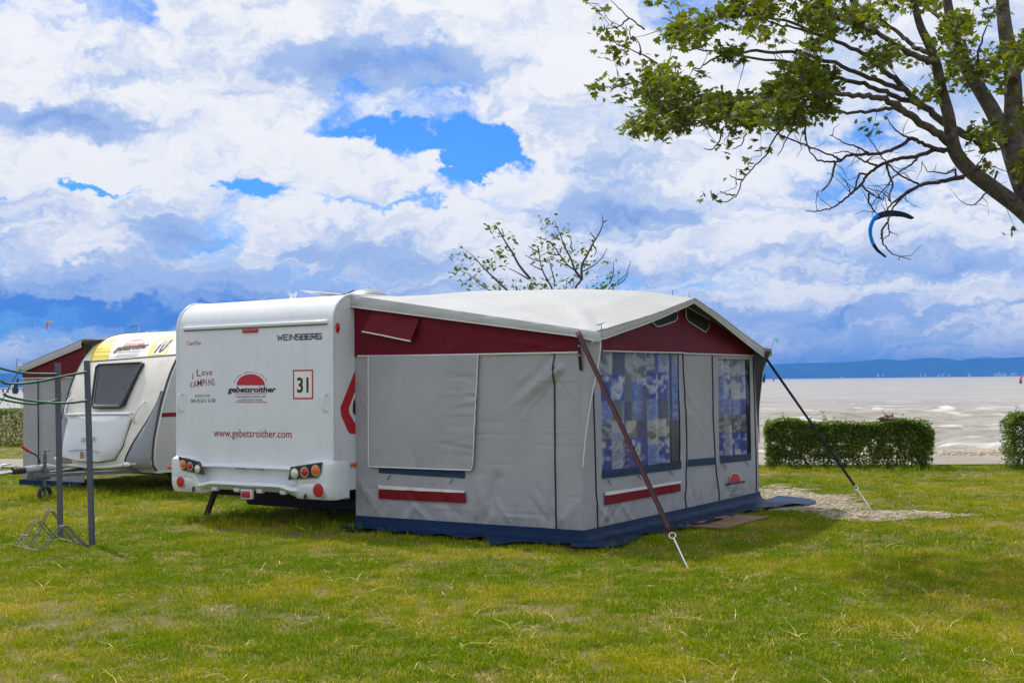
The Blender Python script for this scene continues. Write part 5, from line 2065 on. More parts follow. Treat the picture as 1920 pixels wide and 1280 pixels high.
plank((-.3, .55, .35), (-.12, .55, .03), .05, .04).build('corner_steady', 'dark', van2)
MB().box(-.75, -.35, 1.75, 2.15, 2.475, 2.515, .02).build('roof_hatch', 'van_cream', van2, 40)

aw2 = thing('awning_tent', 'smaller grey and maroon awning beside the caravan numbered 10, at the left edge', 'awning', FD.w(-W10, .5, 0), ANG, 'awning tents')
DX = 1.56
UA, TA = np.meshgrid(np.linspace(-DX, 0, 60), np.linspace(0, 1, 40), indexing='ij')
ez2 = lambda u: 2.31 + (1.93 - 2.31) * (-u / DX)
ZA = .09 + (1.74 - .09) * TA
DA = .02 * (fbm(UA * 2.2, ZA * 2, 71) - .5) + creases(UA, ZA, [(-.2, 1.7, -.1, .9, .04, .02), (-.5, .1, -.2, .6, .05, .015), (-1.4, 1.7, -1.3, 1.0, .05, -.012), (-.15, 1.5, -.5, 1.2, .05, -.015)])
shr = .05 * (1 - TA) * (UA < -DX + .02)
grid('side_wall', np.stack([UA, -DA, ZA], -1), 'canvas', aw2)
ZA2 = 1.74 + (ez2(UA) - .02 - 1.74) * TA
grid('side_gable', np.stack([UA, -.01 - .01 * fbm(UA * 3, ZA2 * 3, 5), ZA2], -1), 'maroon', aw2)
PVq = np.zeros((40, 4, 3))
uq = np.linspace(-DX - .12, .0, 40)
for j in range(4):
    PVq[:, j] = np.stack([uq, np.full(40, -.05 - .01 * math.sin(j)), ez2(np.maximum(uq, -DX)) + .02 - (.12 + .0 * uq) * j / 3], -1)
grid('side_valance', PVq, 'valance', aw2)
MB().tube([(u, -.025, 1.745) for u in np.linspace(-DX, 0, 20)], .008, 6).build('piping', 'piping', aw2)
MB().tube([(-DX + .42 + .02 * k / 9, -.025, 1.73 - 1.62 * k / 9) for k in range(10)], .009, 6).build('zip', 'zip', aw2, 60)
UR_, VR_ = np.meshgrid(np.linspace(-DX - .12, .05, 24), np.linspace(-.06, 3.6, 30), indexing='ij')
grid('roof', np.stack([UR_, VR_, ez2(np.maximum(UR_, -DX)) + .02 + .18 * np.sin(math.pi * (VR_ + .06) / 3.66) * (-UR_ / DX)], -1), 'roofpvc', aw2)
VQ, ZQ = np.meshgrid(np.linspace(0, 3.5, 30), np.linspace(.09, 1.92, 20), indexing='ij')
grid('front_wall', np.stack([-DX + .0 * VQ, VQ, ZQ], -1), 'canvas', aw2)
MB().box(-DX - .03, 0, -.05, .02, .012, .10).build('mud_skirt', 'navy', aw2)
MB().tube([(-DX - .1, -.05, 1.90), (-DX - .1, -.05, 2.06)], .006, 6).build('pole_spike', 'galv', aw2)
tp = FD.w(-W10 - DX - .02, .44, 1.88)
d_ = atY(0, 757, 15.6)
gq = tp + (d_ - tp) * (tp[2] / (tp[2] - d_[2]))
storm('storm_strap', 'thin dark strap at the far left edge holding the smaller awning', tp, (gq[0], gq[1], 0), .03, False)

# ================================================================== RACK POSTS AND BICYCLE STAND
for (bx, by, tx_, ty, arms, lab) in (
        (114, 1008, 108, 680, [[(106, 701), (60, 700.5), (30, 697), (0, 690), (-30, 681), (-60, 668), (-70, 655)], [(108, 749), (90, 754), (60, 757), (20, 752), (-20, 742), (-60, 728), (-72, 716)]], 'dark steel post with two green arms, behind the bicycle stand'),
        (174, 1022, 163, 676, [[(163, 697), (120, 705), (80, 714), (40, 719), (14, 719), (6, 717), (2, 714)], [(163, 751), (130, 755), (95, 755), (55, 751), (30, 747), (12, 742), (7, 738)]], 'dark steel post with two green arms, nearer one right of the bicycle stand')):
    b0 = gp(bx, by)
    t0 = thing('rack_post', lab, 'rack post', (b0[0], b0[1], 0), 0, 'rack posts with green arms')
    top = atY(tx_, ty, b0[1] + .05) - np.array([b0[0], b0[1], 0])
    w_ = .024
    MB().add([(top[0] * q + sx * w_, top[1] * q + sy * w_, top[2] * q - (.25 if q == 0 else 0)) for q in (0, 1) for sx, sy in ((-1, -1), (1, -1), (1, 1), (-1, 1))],
             [(0, 1, 5, 4), (1, 2, 6, 5), (2, 3, 7, 6), (3, 0, 4, 7), (4, 5, 6, 7)]).build('post', 'post', t0)
    for arm in arms:
        n_ = len(arm)
        P = [atY(x, y, b0[1] - .04 - .25 * k / n_) - np.array([b0[0], b0[1], 0]) for k, (x, y) in enumerate(arm)]
        MB().tube(catmull(P, 5), .0125, 8).build('arm', 'grn_arm', t0, 60)

r0 = gp(95, 1020)
bike = thing('bicycle_stand', 'low bicycle stand of bent grey steel hoops on the grass', 'bicycle stand', (r0[0], r0[1], 0))
rel = lambda px, py, z=0.0: gp(px, py, z) - np.array([r0[0], r0[1], 0])
for pa, pb in (((18, 1021), (72, 1033)), ((112, 1010), (166, 1023))):
    a, b = rel(*pa, .02), rel(*pb, .02)
    MB().tube([a, b], .014, 6).build('base_rail', 'galv', bike)
for f0, ap, f1 in (((32, 1023), (68, 977), (108, 1011)), ((54, 1028), (94, 957), (142, 1019)), ((74, 1033), (119, 985), (163, 1023))):
    a, c_ = rel(*f0, .02), rel(*f1, .02)
    mid = (a + c_) / 2
    mw = mid + np.array([r0[0], r0[1], 0])
    apx = atY(ap[0], ap[1], mw[1]) - np.array([r0[0], r0[1], 0])
    apx[1] = mid[1]
    along = (c_ - a)
    perp = np.array([-along[1], along[0], 0])
    perp /= np.linalg.norm(perp)
    for s_ in (-.03, .03):
        h_ = apx[2]
        P = [a, a * .6 + apx * .4, a * .30 + apx * .70 + np.array([0, 0, .02]), a * .12 + apx * .88 + np.array([0, 0, .022]), apx, c_ * .12 + apx * .88 + np.array([0, 0, .022]), c_ * .30 + apx * .70 + np.array([0, 0, .02]), c_ * .6 + apx * .4, c_]
        P = [np.array(p) + perp * s_ for p in P]
        MB().tube(catmull(P, 5), .006, 6).build('hoop', 'galv', bike, 60)
    m1 = a * .6 + apx * .4
    MB().tube([m1 - perp * .045, m1 + perp * .045], .008, 6).build('brace', 'galv', bike)


# ================================================================== TREES
LEAF = np.array([(0, 0, 0), (.32, -.05, .03), (.50, .22, .0), (.30, .30, .05), (.38, .62, -.05), (.14, .55, .02), (0, 1.0, -.10), (-.14, .55, .02), (-.38, .62, -.05), (-.30, .30, .05), (-.50, .22, .0), (-.32, -.05, .03), (0, .38, .10)])
LEAF_F = [(12, k, (k + 1) % 12) for k in range(12)]
OVAL = np.array([(0, 0, 0), (.20, .28, .05), (.22, .58, .03), (0, 1.0, -.08), (-.22, .58, .03), (-.20, .28, .05), (0, .45, -.02)])
OVAL_F = [(6, k, (k + 1) % 6) for k in range(6)]


def rot_mats(n, rg, droop=.4):
    """random leaf frames: tip direction mostly outwards and drooping"""
    a = rg.uniform(0, 2 * np.pi, n)
    tz = rg.normal(-droop, .55, n)
    t = np.stack([np.cos(a), np.sin(a), tz], -1)
    t /= np.linalg.norm(t, axis=1)[:, None]
    h = rg.normal(0, 1, (n, 3)) * .55 + np.array([0, 0, 1])
    s_ = np.cross(t, h)
    s_ /= np.linalg.norm(s_, axis=1)[:, None]
    nn = np.cross(s_, t)
    return np.stack([s_, t, nn], 1)          # rows: side, tip, normal


def leaf_mesh(name, pos, M, size, tmpl, faces, material, parent):
    n, k = len(pos), len(tmpl)
    V = np.einsum('vk,nkj->nvj', tmpl, M) * size[:, None, None] + pos[:, None, :]
    F_ = (np.array(faces)[None] + (np.arange(n) * k)[:, None, None]).reshape(-1, 3)
    return np_mesh(name, V.reshape(-1, 3), F_, material, parent, smooth=None)


def z2(x, y): return 1500 + x / 4.571, y / 4.571            # notes taken from enlarged details
def z3(x, y): return 1500 + x / 4.571, 240 + y / 4.571
def z1(x, y): return 1100 + x / 3.048, y / 3.048


TY = 12.4
tb = gp(2046, 1012)
tree = thing('broadleaf_tree', 'large leafy tree with dark limbs overhanging from the right edge', 'tree', (tb[0], tb[1], 0))
TB0 = np.array([tb[0], tb[1], 0])


def limb(pts, r0_, r1_, y0, y1, name='limb', n=10, material='bark', seg=5, jit=0.0):
    k = len(pts)
    P = [atY(x, y, y0 + (y1 - y0) * i / (k - 1)) - TB0 for i, (x, y) in enumerate(pts)]
    P = catmull(P, seg)
    if jit:
        P = [p + rng.normal(0, jit, 3) * (0 < i < len(P) - 1) for i, p in enumerate(P)]
    rad = [(r0_ + (r1_ - r0_) * i / (len(P) - 1)) / FPX * TY * .84 for i in range(len(P))]
    MB().tube(P, rad, n).build(name, material, tree, 70)
    return P


SK = []                                                    # skeleton points that twigs may start from
trunk = limb([(2046, 1020), (2036, 860), (2016, 680), (1990, 550), (1962, 440), (1920, 335), (1893, 250)], 40, 27, tb[1], TY, 'trunk', 14)
L1 = limb([(1893, 270), (1900, 200), (1897, 130), (1884, 50), (1878, -20), (1870, -140), (1880, -280), (1870, -420)], 23, 7, TY, TY + .8)
L2 = limb([(1885, 262), (1862, 210), (1838, 170), (1813, 130), (1793, 76), (1778, 15), (1768, -50), (1740, -160), (1700, -280)], 19, 6, TY, TY + .5)
L3 = limb([(1955, 430), (1912, 390), (1861, 352), (1817, 318), (1793, 288), (1784, 255), (1778, 215), (1764, 164), (1755, 118), (1740, 80), (1726, 50), (1715, 10), (1700, -60), (1670, -150)], 20, 5, TY - .1, TY - .5)
SK += L1 + L2 + L3[10:]
BR = [([(1856, 280), (1841, 268), (1806, 250), (1762, 223), (1730, 197), (1697, 168), (1662, 136), (1631, 109), (1587, 85), (1544, 68), (1500, 55), (1440, 40)], 11, 2, TY + .2, TY + .2),
      ([(1786, 275), (1752, 247), (1719, 225), (1686, 203), (1653, 184), (1609, 180), (1560, 176), (1500, 181), (1430, 190), (1360, 205)], 10, 2, TY - .2, TY - 1.2),
      ([(1758, 116), (1732, 112), (1697, 94), (1664, 74), (1631, 48), (1605, 17), (1588, -25), (1560, -80)], 8, 2, TY - .4, TY - 1),
      ([(1742, 100), (1714, 88), (1688, 66), (1653, 39), (1620, 18), (1590, -10), (1540, -50)], 6, 2, TY, TY + .9),
      ([(1640, 62), (1605, 46), (1566, 31), (1528, 13), (1480, -8), (1420, -30)], 6, 2, TY - .3, TY - .8),
      ([(1730, 197), (1690, 185), (1640, 165), (1590, 150), (1530, 135), (1480, 118), (1400, 108), (1320, 95), (1260, 90)], 7, 1.5, TY + .2, TY + .9),
      ([(1700, 210), (1668, 203), (1630, 210), (1590, 212), (1540, 205), (1490, 200), (1440, 212)], 5, 1.5, TY - .3, TY - .1),
      ([(1697, 168), (1640, 150), (1580, 125), (1500, 100), (1420, 96), (1366, 98), (1330, 115), (1297, 134)], 6, 1.2, TY + .1, TY - .8),
      ([(1500, 181), (1440, 200), (1395, 207), (1356, 200), (1328, 190)], 4, 1.2, TY - .9, TY - 1.3),
      ([(1430, 190), (1380, 215), (1330, 228), (1270, 232)], 3, 1, TY - 1.1, TY - 1.5),
      ([(1544, 68), (1470, 40), (1380, 30), (1290, 45), (1240, 35)], 4, 1, TY + .2, TY + .6),
      ([(1793, 76), (1760, 30), (1700, -10), (1620, -60)], 6, 2, TY + .3, TY + 1.2),
      ([(1839, 175), (1832, 136), (1837, 88), (1850, 50)], 4, 1.5, TY, TY - .3),
      ([(1898, 150), (1930, 90), (1980, 20), (2040, -80)], 14, 5, TY, TY + .5),
      ([(1905, 260), (1960, 180), (2040, 90), (2130, 0), (2250, -100)], 18, 5, TY, TY - .4),
      ([(1880, -100), (1960, -200), (2060, -320)], 9, 3, TY + .6, TY + .3), ([(1750, -130), (1640, -230), (1500, -300)], 7, 2, TY + .4, TY),
      ([(1588, -25), (1480, -90), (1350, -120), (1240, -110)], 4, 1.2, TY - .9, TY - .6)]
for b_ in BR:
    SK += limb(*b_, name='branch', n=7, jit=.008)
# bare lower branches
z = lambda *q: [z3(*p) for p in q]
BARE = [z((1290, 190), (1180, 190), (1020, 235), (860, 265), (740, 300), (660, 340), (580, 400), (520, 490), (440, 560), (360, 630), (270, 680), (150, 715), (50, 710)),
        z((1240, 200), (1190, 190), (1070, 140), (960, 90), (870, 150), (700, 215), (560, 225), (420, 235), (350, 280), (280, 290), (160, 280), (80, 190), (50, 100), (40, 0)),
        z((350, 275), (280, 240), (150, 190), (0, 130), (-180, 60), (-250, 20)),
        z((1400, 420), (1250, 450), (1100, 470), (1020, 500), (900, 560), (800, 640), (740, 710), (720, 745)),
        z((1020, 500), (880, 590), (790, 700), (755, 800), (765, 890), (750, 930), (720, 945)),
        z((750, 810), (700, 880), (710, 960), (760, 1050), (850, 1100), (950, 1130)),
        z((1040, 500), (950, 450), (850, 400), (740, 300), (690, 240), (660, 180), (580, 80)),
        z((1020, 240), (970, 300), (860, 370), (780, 450), (700, 550), (610, 670)),
        z((740, 310), (770, 420), (800, 490), (765, 570), (775, 630), (720, 560), (570, 510)),
        z((960, 90), (880, 60), (800, 0), (740, -110)),
        z((1330, 420), (1330, 350), (1260, 390), (1150, 375), (1090, 370), (1045, 290)),
        z((1690, 370), (1640, 490), (1560, 590), (1480, 660), (1420, 650)),
        z((300, 300), (280, 400), (240, 490), (180, 545)),
        z((590, 215), (500, 170), (380, 130), (280, 70)), z((660, 320), (560, 290), (480, 240), (400, 205), (280, 220)),
        z((580, 410), (510, 395), (480, 500), (440, 560), (400, 470), (360, 425)),
        z((530, 490), (600, 560), (690, 610), (730, 600)), z((590, 565), (590, 640), (640, 720), (690, 745)), z((1560, 330), (1500, 360), (1580, 230), (1600, 180)),
        [z1(1150, 640), z1(1140, 700), z1(1080, 780), z1(1020, 890), z1(950, 960), z1(890, 1030), z1(860, 1110), z1(800, 1150), z1(730, 1140), z1(705, 1090)],
        [z1(890, 1030), z1(850, 1020), z1(815, 1000)], [z1(850, 1115), z1(800, 1110), z1(760, 1090)], [z1(1010, 700), z1(920, 750), z1(880, 830), z1(830, 850)],
        [z1(760, 760), z1(790, 720), z1(830, 670), z1(900, 630)], [z1(780, 740), z1(750, 820), z1(710, 855), z1(670, 850)],
        [z1(1250, 690), z1(1255, 780), z1(1275, 870)], [z1(1200, 660), z1(1170, 740), z1(1130, 820), z1(1090, 890)], [z1(1040, 730), z1(1150, 790), z1(1280, 850)],
        [z1(400, 360), z1(290, 300), z1(180, 255)], [z1(330, 170), z1(240, 100), z1(140, 5)], [z1(240, 105), z1(180, 155), z1(110, 165)], [z1(310, 300), z1(300, 250), z1(280, 215)],
        [z1(350, 480), z1(250, 460), z1(170, 450)], [z1(250, 480), z1(160, 500), z1(110, 500)], [z1(450, 690), z1(380, 700), z1(340, 740)], [z1(560, 700), z1(600, 690), z1(700, 690), z1(780, 650)]]
for i, pp in enumerate(BARE):
    big = i in (0, 1, 3)
    limb(pp, 5.2 if big else (2.6 if i < 19 else 2.0), .8 if not big else .9, TY - .25 - .02 * i, TY - .45 - .05 * (i % 9), 'branch', 6, 'twig', 5, .004)
    if i >= 19:
        SK_extra = [atY(x, y, TY - .6) - TB0 for x, y in pp]
rt_ = np.random.default_rng(5)
tw = MB()
# short side twigs on the bare wood
for pp in BARE[:19]:
    for _ in range(4):
        i = rt_.integers(1, len(pp))
        p0 = atY(*pp[i], TY - .4) - TB0
        d_ = rt_.normal(0, 1, 3) * np.array([1, .6, .8])
        d_ /= np.linalg.norm(d_)
        l_ = rt_.uniform(.08, .30)
        tw.tube([p0, p0 + d_ * l_ * .5 + rt_.normal(0, .015, 3), p0 + d_ * l_ + rt_.normal(0, .03, 3)], [.004, .003, .0018], 4)

# where the foliage sits, as seen and in depth
poly = np.array([(1198, 70), (1215, 38), (1250, -8), (1300, -30), (1400, -60), (1950, -60), (1950, 300), (1905, 330), (1875, 262), (1835, 262), (1800, 225), (1770, 195), (1735, 190), (1700, 192), (1660, 232), (1630, 236), (1600, 205), (1560, 212), (1500, 232), (1450, 238), (1420, 222), (1385, 232), (1340, 232), (1300, 236), (1230, 247), (1178, 246), (1185, 218), (1215, 190), (1196, 165), (1225, 150), (1180, 135), (1205, 110)], float)


def inside(pts, pg):
    x, y = pts[:, 0], pts[:, 1]
    r_ = np.zeros(len(pts), bool)
    j = len(pg) - 1
    for i in range(len(pg)):
        c_ = ((pg[i, 1] > y) != (pg[j, 1] > y)) & (x < (pg[j, 0] - pg[i, 0]) * (y - pg[i, 1]) / (pg[j, 1] - pg[i, 1] + 1e-9) + pg[i, 0])
        r_ ^= c_
        j = i
    return r_


cand = np.stack([rt_.uniform(1170, 1950, 5200), rt_.uniform(-60, 335, 5200)], -1)
cand = cand[inside(cand, poly)]
den = fbm(cand[:, 0] / 62, cand[:, 1] / 50, 88, 3)
lim = np.where(cand[:, 0] < 1560, .40, np.where(cand[:, 0] < 1850, .545, .52))
lim = np.where((cand[:, 1] > 150) & (cand[:, 0] > 1500), lim + .04, lim)
cand = cand[den > lim]
cand = cand[rt_.random(len(cand)) < np.where(cand[:, 0] < 1560, .62, .55)]
cl = [(c_[0], c_[1], TY + rt_.normal(0, .75) - (.5 if c_[0] < 1500 else 0), rt_.integers(7, 14)) for c_ in cand]
for (x, y) in ((1115, 14), (1122, 8), (1128, 57), (1142, 46), (1183, 72), (1180, 66), (1140, 85), (1145, 98), (1158, 102), (1152, 115), (1250, 6), (1228, 0), (1152, 148), (1117, 165), (1128, 166), (1138, 162), (1175, 165), (1185, 172), (1170, 175), (1365, 255), (1358, 268), (1368, 278), (1380, 246), (1350, 274), (1185, 235), (1192, 240), (1205, 232), (1640, 232), (1632, 246), (1625, 240), (1905, 432), (1840, 318), (1850, 322), (1857, 312), (1818, 285), (1398, 320), (1410, 295), (1427, 278), (1380, 335), (1341, 366), (1333, 355), (1900, 322), (1850, 295)):
    cl.append((x, y, TY - .5 + rt_.normal(0, .15), 7 if y < 260 and x < 1390 else 3))
# the crown goes on above and beyond the frame
for _ in range(260):
    x, y = rt_.uniform(1180, 2600), rt_.uniform(-620, -40)
    if rt_.random() < .9 - abs(x - 1880) / 900 - max(0, -y - 350) / 500:
        cl.append((x, y, TY + rt_.normal(0, 1.3), 12))
for _ in range(90):
    cl.append((rt_.uniform(1960, 2550), rt_.uniform(-60, 330), TY + rt_.normal(0, 1.1), 12))
SKA = np.array(SK)
_cc = np.array([atY(x, y, Y) - TB0 for (x, y, Y, nl_) in cl])
_near = np.array([np.min(np.sum((SKA - c_) ** 2, 1)) for c_ in _cc])
cl = [cl[i] for i in np.argsort(_near)]          # grow outwards so that twigs branch from twigs
pos, mats_, siz, infr = [], [], [], []
for (x, y, Y, nl_) in cl:
    c_ = atY(x, y, Y) - TB0
    j = np.argmin(np.sum((SKA - c_) ** 2, 1))
    p0 = SKA[j]
    dist = np.linalg.norm(c_ - p0)
    if dist < 2.6:
        mid = (p0 + c_) / 2 + rt_.normal(0, .04 + .05 * dist, 3)
        tw.tube([p0, mid, c_], [.0055 if dist > .5 else .004, .0035, .002], 4)
        SKA = np.vstack([SKA, [(p0 + mid) / 2, mid, (mid + c_) / 2, c_]])
    n_ = int(nl_)
    pp_ = c_ + rt_.normal(0, 1, (n_, 3)) * np.array([.062, .062, .048])
    pos.append(pp_)
    mats_.append(rot_mats(n_, rt_, .35))
    siz.append(rt_.uniform(.05, .105, n_))
    infr += [(1100 < x < 1925 and -5 < y < 460)] * n_
tag(tw.build('twigs', 'twig', tree), kind='stuff')
pos, mats_, siz, infr = np.concatenate(pos), np.concatenate(mats_), np.concatenate(siz), np.array(infr)
# the 300 leaves that show largest stand singly, the rest is one mass
order = np.argsort(-(siz * infr - .01 * pos[:, 1]))
order = order[infr[order]][:300]
single = np.zeros(len(pos), bool)
single[order] = True
leaf_mesh('foliage', pos[~single], mats_[~single], siz[~single], LEAF, LEAF_F, 'leaf', tree)['kind'] = 'stuff'
lm = bpy.data.meshes.new('leaf')
lm.from_pydata([tuple(p) for p in LEAF], [], LEAF_F)
lm.materials.append(MT['leaf'])
for i in np.where(single)[0]:
    o = bpy.data.objects.new('leaf', lm)
    COL.objects.link(o)
    o.parent = tree
    s_, t_, n_ = mats_[i] * siz[i]
    o.matrix_local = Matrix(((s_[0], t_[0], n_[0], pos[i, 0]), (s_[1], t_[1], n_[1], pos[i, 1]), (s_[2], t_[2], n_[2], pos[i, 2]), (0, 0, 0, 1)))

# ---- the young tree behind the awning
def z6(x, y): return 820 + x / 4.8, 390 + y / 4.8


SY = 20.0
t2 = np.array([*atY(1085, 760, SY)[:2], 0])
tree2 = thing('young_tree', 'young windblown tree with sparse pale leaves behind the awning roof', 'tree', t2)
P = catmull([(0, 0, -.05), (.03, 0, .8), (-.02, .02, 1.7), (0, 0, 2.35)], 5)
MB().tube(P, list(np.linspace(.075, .05, len(P))), 10).build('trunk', 'bark', tree2, 60)
fork = np.array([0, 0, 2.3])
SB = [[(640, 750), (560, 680), (480, 600), (400, 520), (340, 450), (290, 405)], [(580, 790), (430, 720), (320, 630), (270, 580)], [(840, 640), (740, 520), (680, 410), (610, 300), (550, 190), (520, 160)],
      [(820, 640), (720, 580), (640, 540)], [(1040, 740), (980, 630), (940, 540), (920, 440), (905, 340)], [(1240, 740), (1290, 650), (1250, 570), (1180, 520), (1100, 420), (1060, 360), (1000, 300), (890, 260)],
      [(1300, 640), (1240, 560), (1200, 450), (1150, 360), (1110, 250), (1060, 140)], [(1300, 650), (1300, 520), (1340, 440), (1400, 320), (1460, 220), (1490, 130), (1480, 60)], [(1310, 570), (1400, 520), (1480, 450), (1530, 360)],
      [(1530, 745), (1620, 670), (1700, 590), (1740, 480)], [(1060, 680), (1030, 560), (1000, 440)], [(1210, 740), (1230, 700), (1220, 630)], [(430, 770), (320, 755)], [(1550, 680), (1580, 600), (1585, 490)],
      [(920, 400), (860, 370), (820, 340)], [(930, 480), (860, 460), (790, 425)], [(950, 560), (880, 530), (830, 500)], [(1430, 285), (1390, 240), (1370, 215)], [(1490, 130), (1525, 110)], [(1400, 330), (1430, 380), (1410, 440)], [(1200, 350), (1205, 300), (1195, 260)],
      [(1620, 690), (1680, 650), (1720, 580)], [(1180, 520), (1120, 500), (1080, 480)], [(1100, 420), (1040, 420), (1000, 405)]]
rg2 = np.random.default_rng(12)
starts = []
for i, pp in enumerate(SB):
    Yq = SY + rg2.uniform(-.6, .6) * .6
    P = [atY(*z6(*q), Yq) - t2 for q in pp]
    if pp[0][1] > 700:
        P = [fork + np.array([.02 * (i - 5), 0, -.1]), (fork + P[0]) / 2 + np.array([0, 0, -.15])] + P
    r_0 = .022 if len(pp) > 4 else .012
    P = catmull(P, 4)
    MB().tube(P, list(np.linspace(r_0, .005, len(P))), 6).build('branch', 'twig', tree2, 60)
pos, mats_, siz = [], [], []
for (x, y) in ((250, 390), (200, 430), (190, 530), (180, 595), (290, 560), (230, 550), (370, 500), (345, 520), (460, 490), (470, 540), (500, 520), (380, 630), (350, 650), (330, 680), (400, 700), (550, 660), (530, 700), (270, 760), (300, 740), (480, 780), (600, 755), (640, 760), (700, 690), (720, 710), (880, 660), (850, 690), (900, 690), (790, 740), (760, 760), (850, 740), (920, 720), (950, 700), (1010, 670), (1090, 690), (1130, 680), (1160, 690), (500, 160), (490, 175), (620, 260), (590, 275), (660, 340), (560, 390), (540, 420), (590, 410), (610, 530), (960, 120), (1010, 125), (1040, 125), (1110, 240), (1140, 250), (1070, 265), (950, 290), (890, 320), (1040, 330), (1060, 350), (910, 405), (930, 410), (1100, 370), (1130, 360), (980, 390), (1010, 480), (980, 475), (1050, 480), (1180, 450), (1190, 460), (1210, 380), (1320, 340), (1330, 320), (1300, 360), (1340, 500), (1330, 520), (1400, 450), (1540, 480), (1520, 485), (1470, 650), (1440, 700), (1490, 690), (1520, 710), (1450, 720), (1560, 620), (1600, 620), (1250, 620)):
    c_ = atY(*z6(x, y), SY + rg2.normal(0, .25)) - t2
    n_ = int(rg2.integers(6, 11))
    pos.append(c_ + rg2.normal(0, 1, (n_, 3)) * np.array([.085, .07, .05]))
    mats_.append(rot_mats(n_, rg2, .2))
    siz.append(rg2.uniform(.06, .12, n_))
lf = leaf_mesh('foliage', np.concatenate(pos), np.concatenate(mats_), np.concatenate(siz), OVAL, OVAL_F, 'leaf2', tree2)
lf['kind'] = 'stuff'


# ================================================================== HEDGES
def hedge(name, label, a, b, thick, hgt, seed, nleaf, gaps=True):
    """clipped hedge between ground points a and b"""
    rg = np.random.default_rng(seed)
    a, b = np.array(a, float), np.array(b, float)
    c_ = (a + b) / 2
    L_ = np.linalg.norm(b - a)
    t = (b - a) / L_
    h = thing(name, label, 'hedge', (c_[0], c_[1], float(ground_z(c_[0], c_[1]))), math.atan2(t[1], t[0]), 'clipped hedges along the shore')
    n = nleaf
    which = rg.random(n)
    x = rg.uniform(-L_ / 2, L_ / 2, n)
    q = rg.uniform(0, 1, n)
    depth = np.abs(rg.normal(0, .055, n))
    y = np.zeros(n)
    zz_ = np.zeros(n)
    top = which < .30
    fr = (which >= .30) & (which < .70)
    en = (which >= .70) & (which < .80)
    bk = (which >= .80) & (which < .90)
    ins = which >= .90
    hh = hgt * (1 + .10 * (fbm(x * 2.1, x * 0, seed, 4) - .5) * 2) * (1 - .16 * smooth01((np.abs(x) - L_ / 2 + .30) / .30) ** 2)
    y[top] = (q[top] - .5) * thick
    zz_[top] = hh[top] - depth[top] * 1.1
    bulge = .15 * (fbm(x * 2.2, q * 3, seed + 4, 3) - .5) * 2
    y[fr] = (-thick / 2 + depth[fr] * 1.6 + bulge[fr] + .04 * (1 - q[fr]))
    zz_[fr] = hh[fr] * q[fr] ** .8
    y[bk] = thick / 2 - depth[bk] * 1.6
    zz_[bk] = hh[bk] * q[bk] ** .8
    sg = np.sign(rg.random(n) - .5)
    x[en] = sg[en] * (L_ / 2 - depth[en] * 1.5 + .14 * (fbm(q * 4, x * 0 + sg * 3, seed + 2, 3) - .5)[en] * 2)
    y[en] = rg.uniform(-.5, .5, n)[en] * thick
    zz_[en] = hh[en] * q[en]
    y[ins] = rg.uniform(-.5, .5, n)[ins] * thick
    zz_[ins] = hh[ins] * q[ins]
    if gaps:                                        # thin places low on the face
        thin = (fbm(x * 7.0, zz_ * 9.0, seed + 9, 3) > .585) & (zz_ < hgt * .80) & ~top
        keep = ~(thin & (rg.random(n) < .85))
        low = (zz_ < hgt * .22) & (rg.random(n) < .5)
        keep &= ~low
        x, y, zz_ = x[keep], y[keep], zz_[keep]
    n = len(x)
    M = rot_mats(n, rg, -.15)
    o = leaf_mesh('foliage', np.stack([x, y, zz_], -1), M, rg.uniform(.035, .065, n), OVAL, OVAL_F, 'hedge', h)
    o['kind'] = 'stuff'
    st_ = MB()
    for k in range(int(L_ * 9)):
        x0 = rg.uniform(-L_ / 2 + .08, L_ / 2 - .08)
        y0 = rg.normal(0, thick * .16)
        P = [(x0, y0, -.03)]
        for s_ in range(4):
            P.append((P[-1][0] + rg.normal(0, .07), np.clip(P[-1][1] + rg.normal(0, .06), -thick * .4, thick * .4), P[-1][2] + hgt * .235))
        st_.tube(P, list(np.linspace(.012, .004, 5)), 5)
    so = st_.build('stems', 'twig', h)
    so['kind'] = 'stuff'
    sh = MB()
    for k in range(int(L_ * 6)):                     # shoots that have outgrown the clipping
        x0, y0 = rg.uniform(-L_ / 2, L_ / 2), rg.uniform(-.4, .4) * thick
        ln = rg.uniform(.05, .24)
        p1 = (x0 + rg.normal(0, .03), y0, hgt - .05 + ln)
        sh.tube([(x0, y0, hgt - .08), p1], [.003, .0015], 4)
        for s_ in range(3):
            q_ = rg.uniform(.5, 1)
            bx_, bz_ = x0 + (p1[0] - x0) * q_, hgt - .08 + (ln + .03) * q_
            dxx = rg.choice([-1, 1]) * .035
            sh.add([(bx_, y0, bz_), (bx_ + dxx, y0 - .01, bz_ + .012), (bx_ + dxx * .6, y0, bz_ + .03)], [(0, 1, 2)])
    so = sh.build('shoots', 'hedge', h)
    so['kind'] = 'stuff'
    return h


